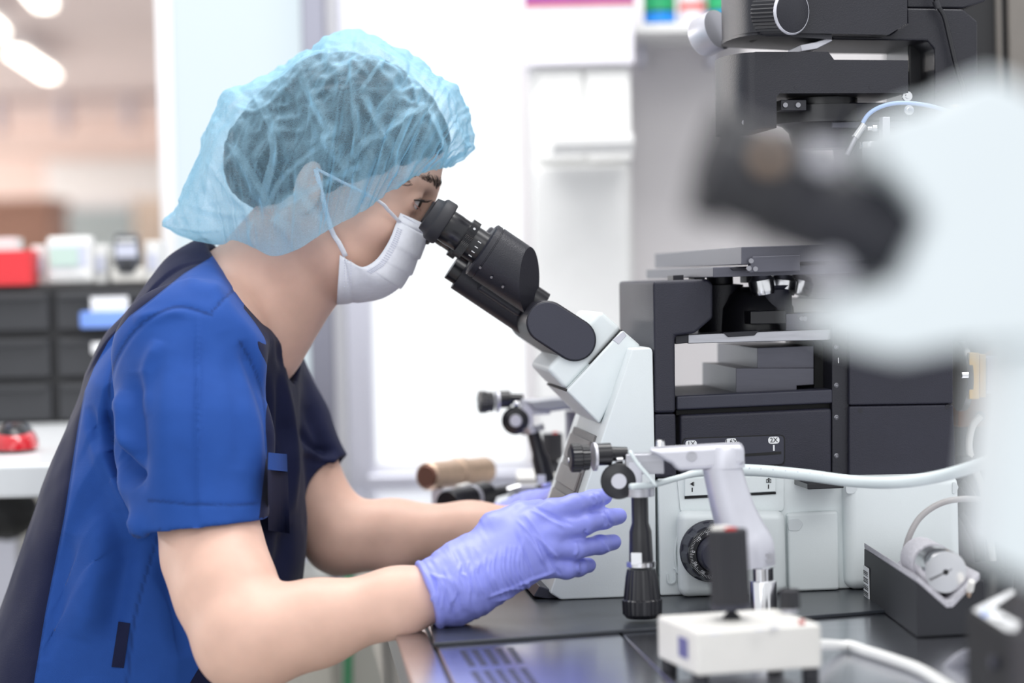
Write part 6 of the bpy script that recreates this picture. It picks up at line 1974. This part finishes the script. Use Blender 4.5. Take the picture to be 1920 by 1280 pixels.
MB().tube(cpts, 0.0040, n=12).build('cable_run', M['white_plain'], cbw, smooth=True)
MB().cyl(cp[0], cp[0] + unit(cp[1] - cp[0]) * 0.012, 0.0055, 14).build('cable_gland', M['cream'], cbw)

# ------------------------------------------------------------------ V trough with a steel cylinder
A_, B_, C_ = onz(1620, 1121, BZ), onz(1719, 1196, BZ), onz(1848, 1189, BZ)
A_, B_, C_ = [p + np.array([0, 0, 0.0008]) for p in (A_, B_, C_)]
mB = ((B_ - CAM) @ _fw) / FPX; H_ = 103 * mB
wv_ = C_ - B_; lv = A_ - B_; upv = np.array([0, 0, 1.0])
wl_ = np.linalg.norm(wv_)
tr_ = thing('v_trough', (A_ + C_) / 2, 'black trough with a V-shaped bed on the bench to the right', 'trough')
prof = [B_, B_ + wv_, B_ + wv_ + upv * H_ * 0.98, B_ + wv_ * 0.93 + upv * H_ * 0.99, B_ + wv_ * 0.53 + upv * H_ * 0.50, B_ + wv_ * 0.44 + upv * H_ * 0.50, B_ + wv_ * 0.02 + upv * H_]
M['trough'] = mat('black_trough_card', (0.015, 0.016, 0.021), 0.6, vary=0.1, scale=20)
trb = MB().prism(prof, lv).build('trough_body', M['trough'], tr_, bevel=0.0006)
M['foam'] = mat('grey_foam', (0.50, 0.49, 0.53), 0.9, vary=0.18, scale=500, bump=0.8, bscale=900)
q_ = [B_ + wv_ * 0.93 + upv * H_ * 0.995, B_ + wv_ * 0.53 + upv * H_ * 0.505, B_ + wv_ * 0.44 + upv * H_ * 0.505, B_ + wv_ * 0.02 + upv * H_ * 1.004]
q2 = [p + upv * 0.005 for p in q_]
MB().prism(q_ + [q2[3] , q2[2] + wv_ * 0.02, q2[1] - wv_ * 0.02, q2[0]], lv).build('foam_lining', M['foam'], tr_, bevel=0.0008)
lb = B_ + lv * 0.985 - unit(wv_) * 0.0004 + upv * H_ * 0.36
nl_ = unit(np.cross(lv, upv)); nl_ = nl_ if nl_[1] < 0 else -nl_
ul = unit(-lv)
sl_ = MB().box(B_ + lv * 0.93 + upv * H_ * 0.36 + nl_ * 0.0004, (np.linalg.norm(lv) * 0.11, 0.0006, H_ * 0.62), axes=[ul, nl_, upv]).build('barcode_sticker', M['label_w'], trb)
bc = MB()
for k in range(16):
    if k % 4 == 3: continue
    bc.box(B_ + lv * 0.935 + upv * H_ * (0.08 + 0.035 * k) + nl_ * 0.0008, (np.linalg.norm(lv) * 0.085, 0.0004, H_ * (0.022 if k % 3 else 0.012)), axes=[ul, nl_, upv])
bc.build('barcode_lines', M['label_k'], sl_)
vb = B_ + wv_ * 0.485 + upv * (H_ * 0.5 + 0.005)
rc = 0.0165
cyc = vb + upv * rc * 1.28
cyl_ = thing('steel_cylinder', cyc + lv * 0.2, 'polished steel cylinder lying in the grey foam of the black trough', 'cylinder')
lu = unit(lv)
cyb = MB().lathe(cyc + lu * 0.012, lu, [(0, rc * 0.97), (0.001, rc), (0.020, rc), (0.0205, rc * 0.96), (0.05, rc * 0.96)], 44).build('cylinder_body', M['chrome'], cyl_)
MB().lathe(cyc + lu * 0.0115, -lu, [(0, 0.0022), (0.0004, 0.002)], 16).build('centre_hole', M['groove'], cyb)
MB().box(cyc + lu * 0.0115, (rc * 1.7, 0.0006, 0.0006), axes=[unit(unit(wv_) + 0.45 * upv), np.cross(lu, unit(unit(wv_) + 0.45 * upv)), lu]).build('scribed_line', M['groove'], cyb)
MB().lathe(cyc + lu * 0.06, lu, [(0, rc * 1.02), (0.05, rc * 1.02)], 32).build('foam_sleeve', M['foam'], cyl_)
pg = thing('cream_plug', cyc, 'small cream plug in front of the steel cylinder', 'plug')
MB().lathe(cyc + unit(wv_) * rc * 0.95 - upv * rc * 0.75 - lu * 0.004, unit(-lu + upv), [(0, 0.003), (0.010, 0.0026), (0.011, 0.002)], 14).build('plug_body', M['cream'], pg)
MB().lathe(cyc + unit(wv_) * rc * 0.95 - upv * rc * 0.75 - lu * 0.004, unit(lu - upv), [(0, 0.0018), (0.014, 0.0018)], 12).build('plug_stem', M['copper'], pg)
gc = thing('grey_cable', P(1700, 1080, 2.0), 'grey cable curving up from the black trough in front of the base', 'cable')
cs = cyc + lv * 0.72
cd0 = (cs - CAM) @ _fw
gp = [cs] + [P(x, y, cd0 + o_) for x, y, o_ in ((1696, 1050, -0.01), (1703, 1010, -0.02), (1725, 970, -0.02), (1762, 944, -0.02), (1805, 935, -0.02), (1850, 938, -0.02), (1900, 948, -0.02))]
MB().tube(spline(gp, 44), 0.0026, n=12).build('cable_run', mat('warm_grey_cable', (0.42, 0.40, 0.40), 0.4), gc, smooth=True)
MB().lathe(cs, unit(gp[1] - gp[0]), [(-0.004, 0.0042), (0.012, 0.0034)], 14).build('strain_relief', M['charcoal'], gc)
# ------------------------------------------------------------------ second microscope close to the camera on the right
DS = 0.85
ms = DS / FPX
fs = thing('stereo_microscope', (P(1930, 900, DS)[0] + 0.02, DS + 0.04, BZ), 'white microscope with black eyepieces, very close and out of focus at the right', 'microscope')
yv = np.array([0.0, 1.0, 0.0])
D_ = lambda x, y, o_=0.0: P(x, y, DS + o_)
head = [(1665, 218), (1705, 200), (1780, 188), (1812, 155), (1852, 138), (1905, 152), (2000, 215), (2000, 640), (1862, 646), (1790, 652), (1690, 672), (1615, 655), (1545, 612), (1530, 590), (1590, 560), (1690, 532), (1745, 410), (1700, 345), (1655, 300)]
M['white_near'] = mat('white_enamel_near', (0.70, 0.755, 0.785), 0.4, vary=0.01)
MB().prism([D_(x, y, -0.035) for x, y in rounded(head, 22, 4)], yv * 0.07).build('head_body', M['white_near'], fs, bevel=0.005, seg=3)
MB().prism([D_(x, y, -0.028) for x, y in rounded([(1892, 640), (2020, 636), (2020, 1110), (1945, 1096), (1856, 1056), (1868, 900)], 18, 4)], yv * 0.056).build('column', M['white_near'], fs, bevel=0.005, seg=3)
zt_ = D_(1960, 1080)[2]
MB().box((D_(1985, 900)[0], DS, (zt_ + BZ + 0.020) / 2), (0.022, 0.034, zt_ - BZ - 0.020)).build('lower_post', M['black'], fs, bevel=0.003)
MB().box((D_(1965, 900)[0] + 0.06, DS + 0.03, BZ + 0.0105), (0.20, 0.20, 0.020)).build('foot_plate', M['black'], fs, bevel=0.004)
E_, B_e = D_(1318, 322), D_(1716, 458)
ax_ = unit(B_e - E_)
for o_, lift in ((0.0, (0, 0, 0)), (0.060, (0.006, 0, 0.012))):
    E2 = E_ + yv * o_ + np.array(lift)
    MB().lathe(E2, ax_, [(0.0, 60 * ms), (-8 * ms, 72 * ms), (-4 * ms, 88 * ms), (50 * ms, 92 * ms), (56 * ms, 80 * ms), (56 * ms, 60 * ms)], 44).build('eyecup', M['rubber'], fs)
    MB().lathe(E2 + ax_ * 50 * ms, ax_, [(0, 78 * ms), (80 * ms, 80 * ms), (82 * ms, 92 * ms), (108 * ms, 92 * ms), (110 * ms, 84 * ms), (130 * ms, 84 * ms)], 44).build('eyepiece_sleeve', M['rubber'], fs)
    MB().lathe(E2 + ax_ * 170 * ms, ax_, [(0, 86 * ms), (2 * ms, 90 * ms), (236 * ms, 90 * ms)], 44).build('eyepiece_barrel', M['black'], fs)
for x, y, r_, o_ in ((1548, 292, 26, -0.03), (1560, 512, 26, -0.03)):  # light grey discs put in for blurred highlights
    MB().lathe(D_(x, y, o_), -yv, [(-0.02, r_ * 0.8 * ms), (0, r_ * ms), (0.003, r_ * ms), (0.004, r_ * 0.8 * ms)], 32).build('highlight_disc', M['alu'], fs)
MB().lathe(D_(1442, 296, -0.018), -yv, [(-0.01, 20 * ms), (0.002, 20 * ms), (0.0025, 16 * ms)], 28).build('reflection_disc', mat('brown_reflection', (0.40, 0.28, 0.2), 0.4, metal=0.6), fs)  # brown disc put in for a blurred reflection

# black power unit in front on the right, with a white corner label
DB = 1.52
bp = thing('power_unit', (P(1960, 1200, DB)[0], DB, BZ), 'black power unit with a white corner label at the lower right edge', 'power supply')
c0 = P(1812, 1148, DB)
tz = c0[2]
tp_ = lambda x, y, h_=0.0: onz(x, y, tz) + np.array([0, 0, h_])
q4 = [c0, tp_(1930, 1084), tp_(2060, 1130), tp_(1965, 1232)]
M['unit_black'] = mat('matt_black_case', (0.008, 0.008, 0.010), 0.7, spec=0.25)
MB().prism([np.array([p[0], p[1], BZ + 0.001]) for p in q4], np.array([0, 0, tz - BZ - 0.001])).build('case', M['unit_black'], bp, bevel=0.002)
lab = [(1825, 1145), (1896, 1108), (1902, 1113), (1861, 1141), (1911, 1170), (1904, 1184), (1888, 1183)]
lbl = MB().prism([tp_(x, y, 0.0004) for x, y in lab], np.array([0, 0, 0.0005])).build('corner_label', M['label_w'], bp)
MB().prism([tp_(x, y, 0.0012) for x, y in ((1840, 1154), (1849, 1144), (1860, 1144), (1848, 1158))], np.array([0, 0, 0.0002])).build('blue_mark', M['label_blue'], lbl)
tx_, ty_ = unit(tp_(1902, 1178) - tp_(1858, 1156)), unit(tp_(1880, 1160) - tp_(1872, 1170))
text('lettering', 'MF 51', tp_(1879, 1166, 0.0012), tx_, ty_, 0.0065, M['label_k'], lbl)
fn_ = unit(np.cross(q4[3] - c0, [0, 0, 1.0])); fn_ = fn_ if fn_[1] < 0 else -fn_
MB().cyl(c0 * 0.6 + q4[3] * 0.4 + np.array([0, 0, -0.02]), c0 * 0.6 + q4[3] * 0.4 + np.array([0, 0, -0.02]) + fn_ * 0.004, 0.004, 14).build('socket', M['charcoal'], bp)
M['lead'] = mat('grey_lead_sleeve', (0.26, 0.26, 0.30), 0.5)
cb = thing('grey_lead', onz(1860, 1240, BZ), 'grey ribbon lead in front of the black power unit', 'cable')
pts = [onz(1780, 1262, BZ + 0.01), onz(1812, 1232, BZ + 0.02), onz(1850, 1222, BZ + 0.012), onz(1800, 1300, BZ + 0.004)]
MB().tube(spline([P(1760, 1290, 1.72), P(1785, 1252, 1.72), P(1812, 1232, 1.72), P(1845, 1226, 1.70)], 20), 0.006, n=10, flat=0.4).build('lead_run', M['lead'], cb, smooth=True)
MB().lathe(P(1845, 1226, 1.70), (1, 0, 0), [(0, 0.007), (0.012, 0.006)], 12).build('lead_plug', M['rubber'], cb)
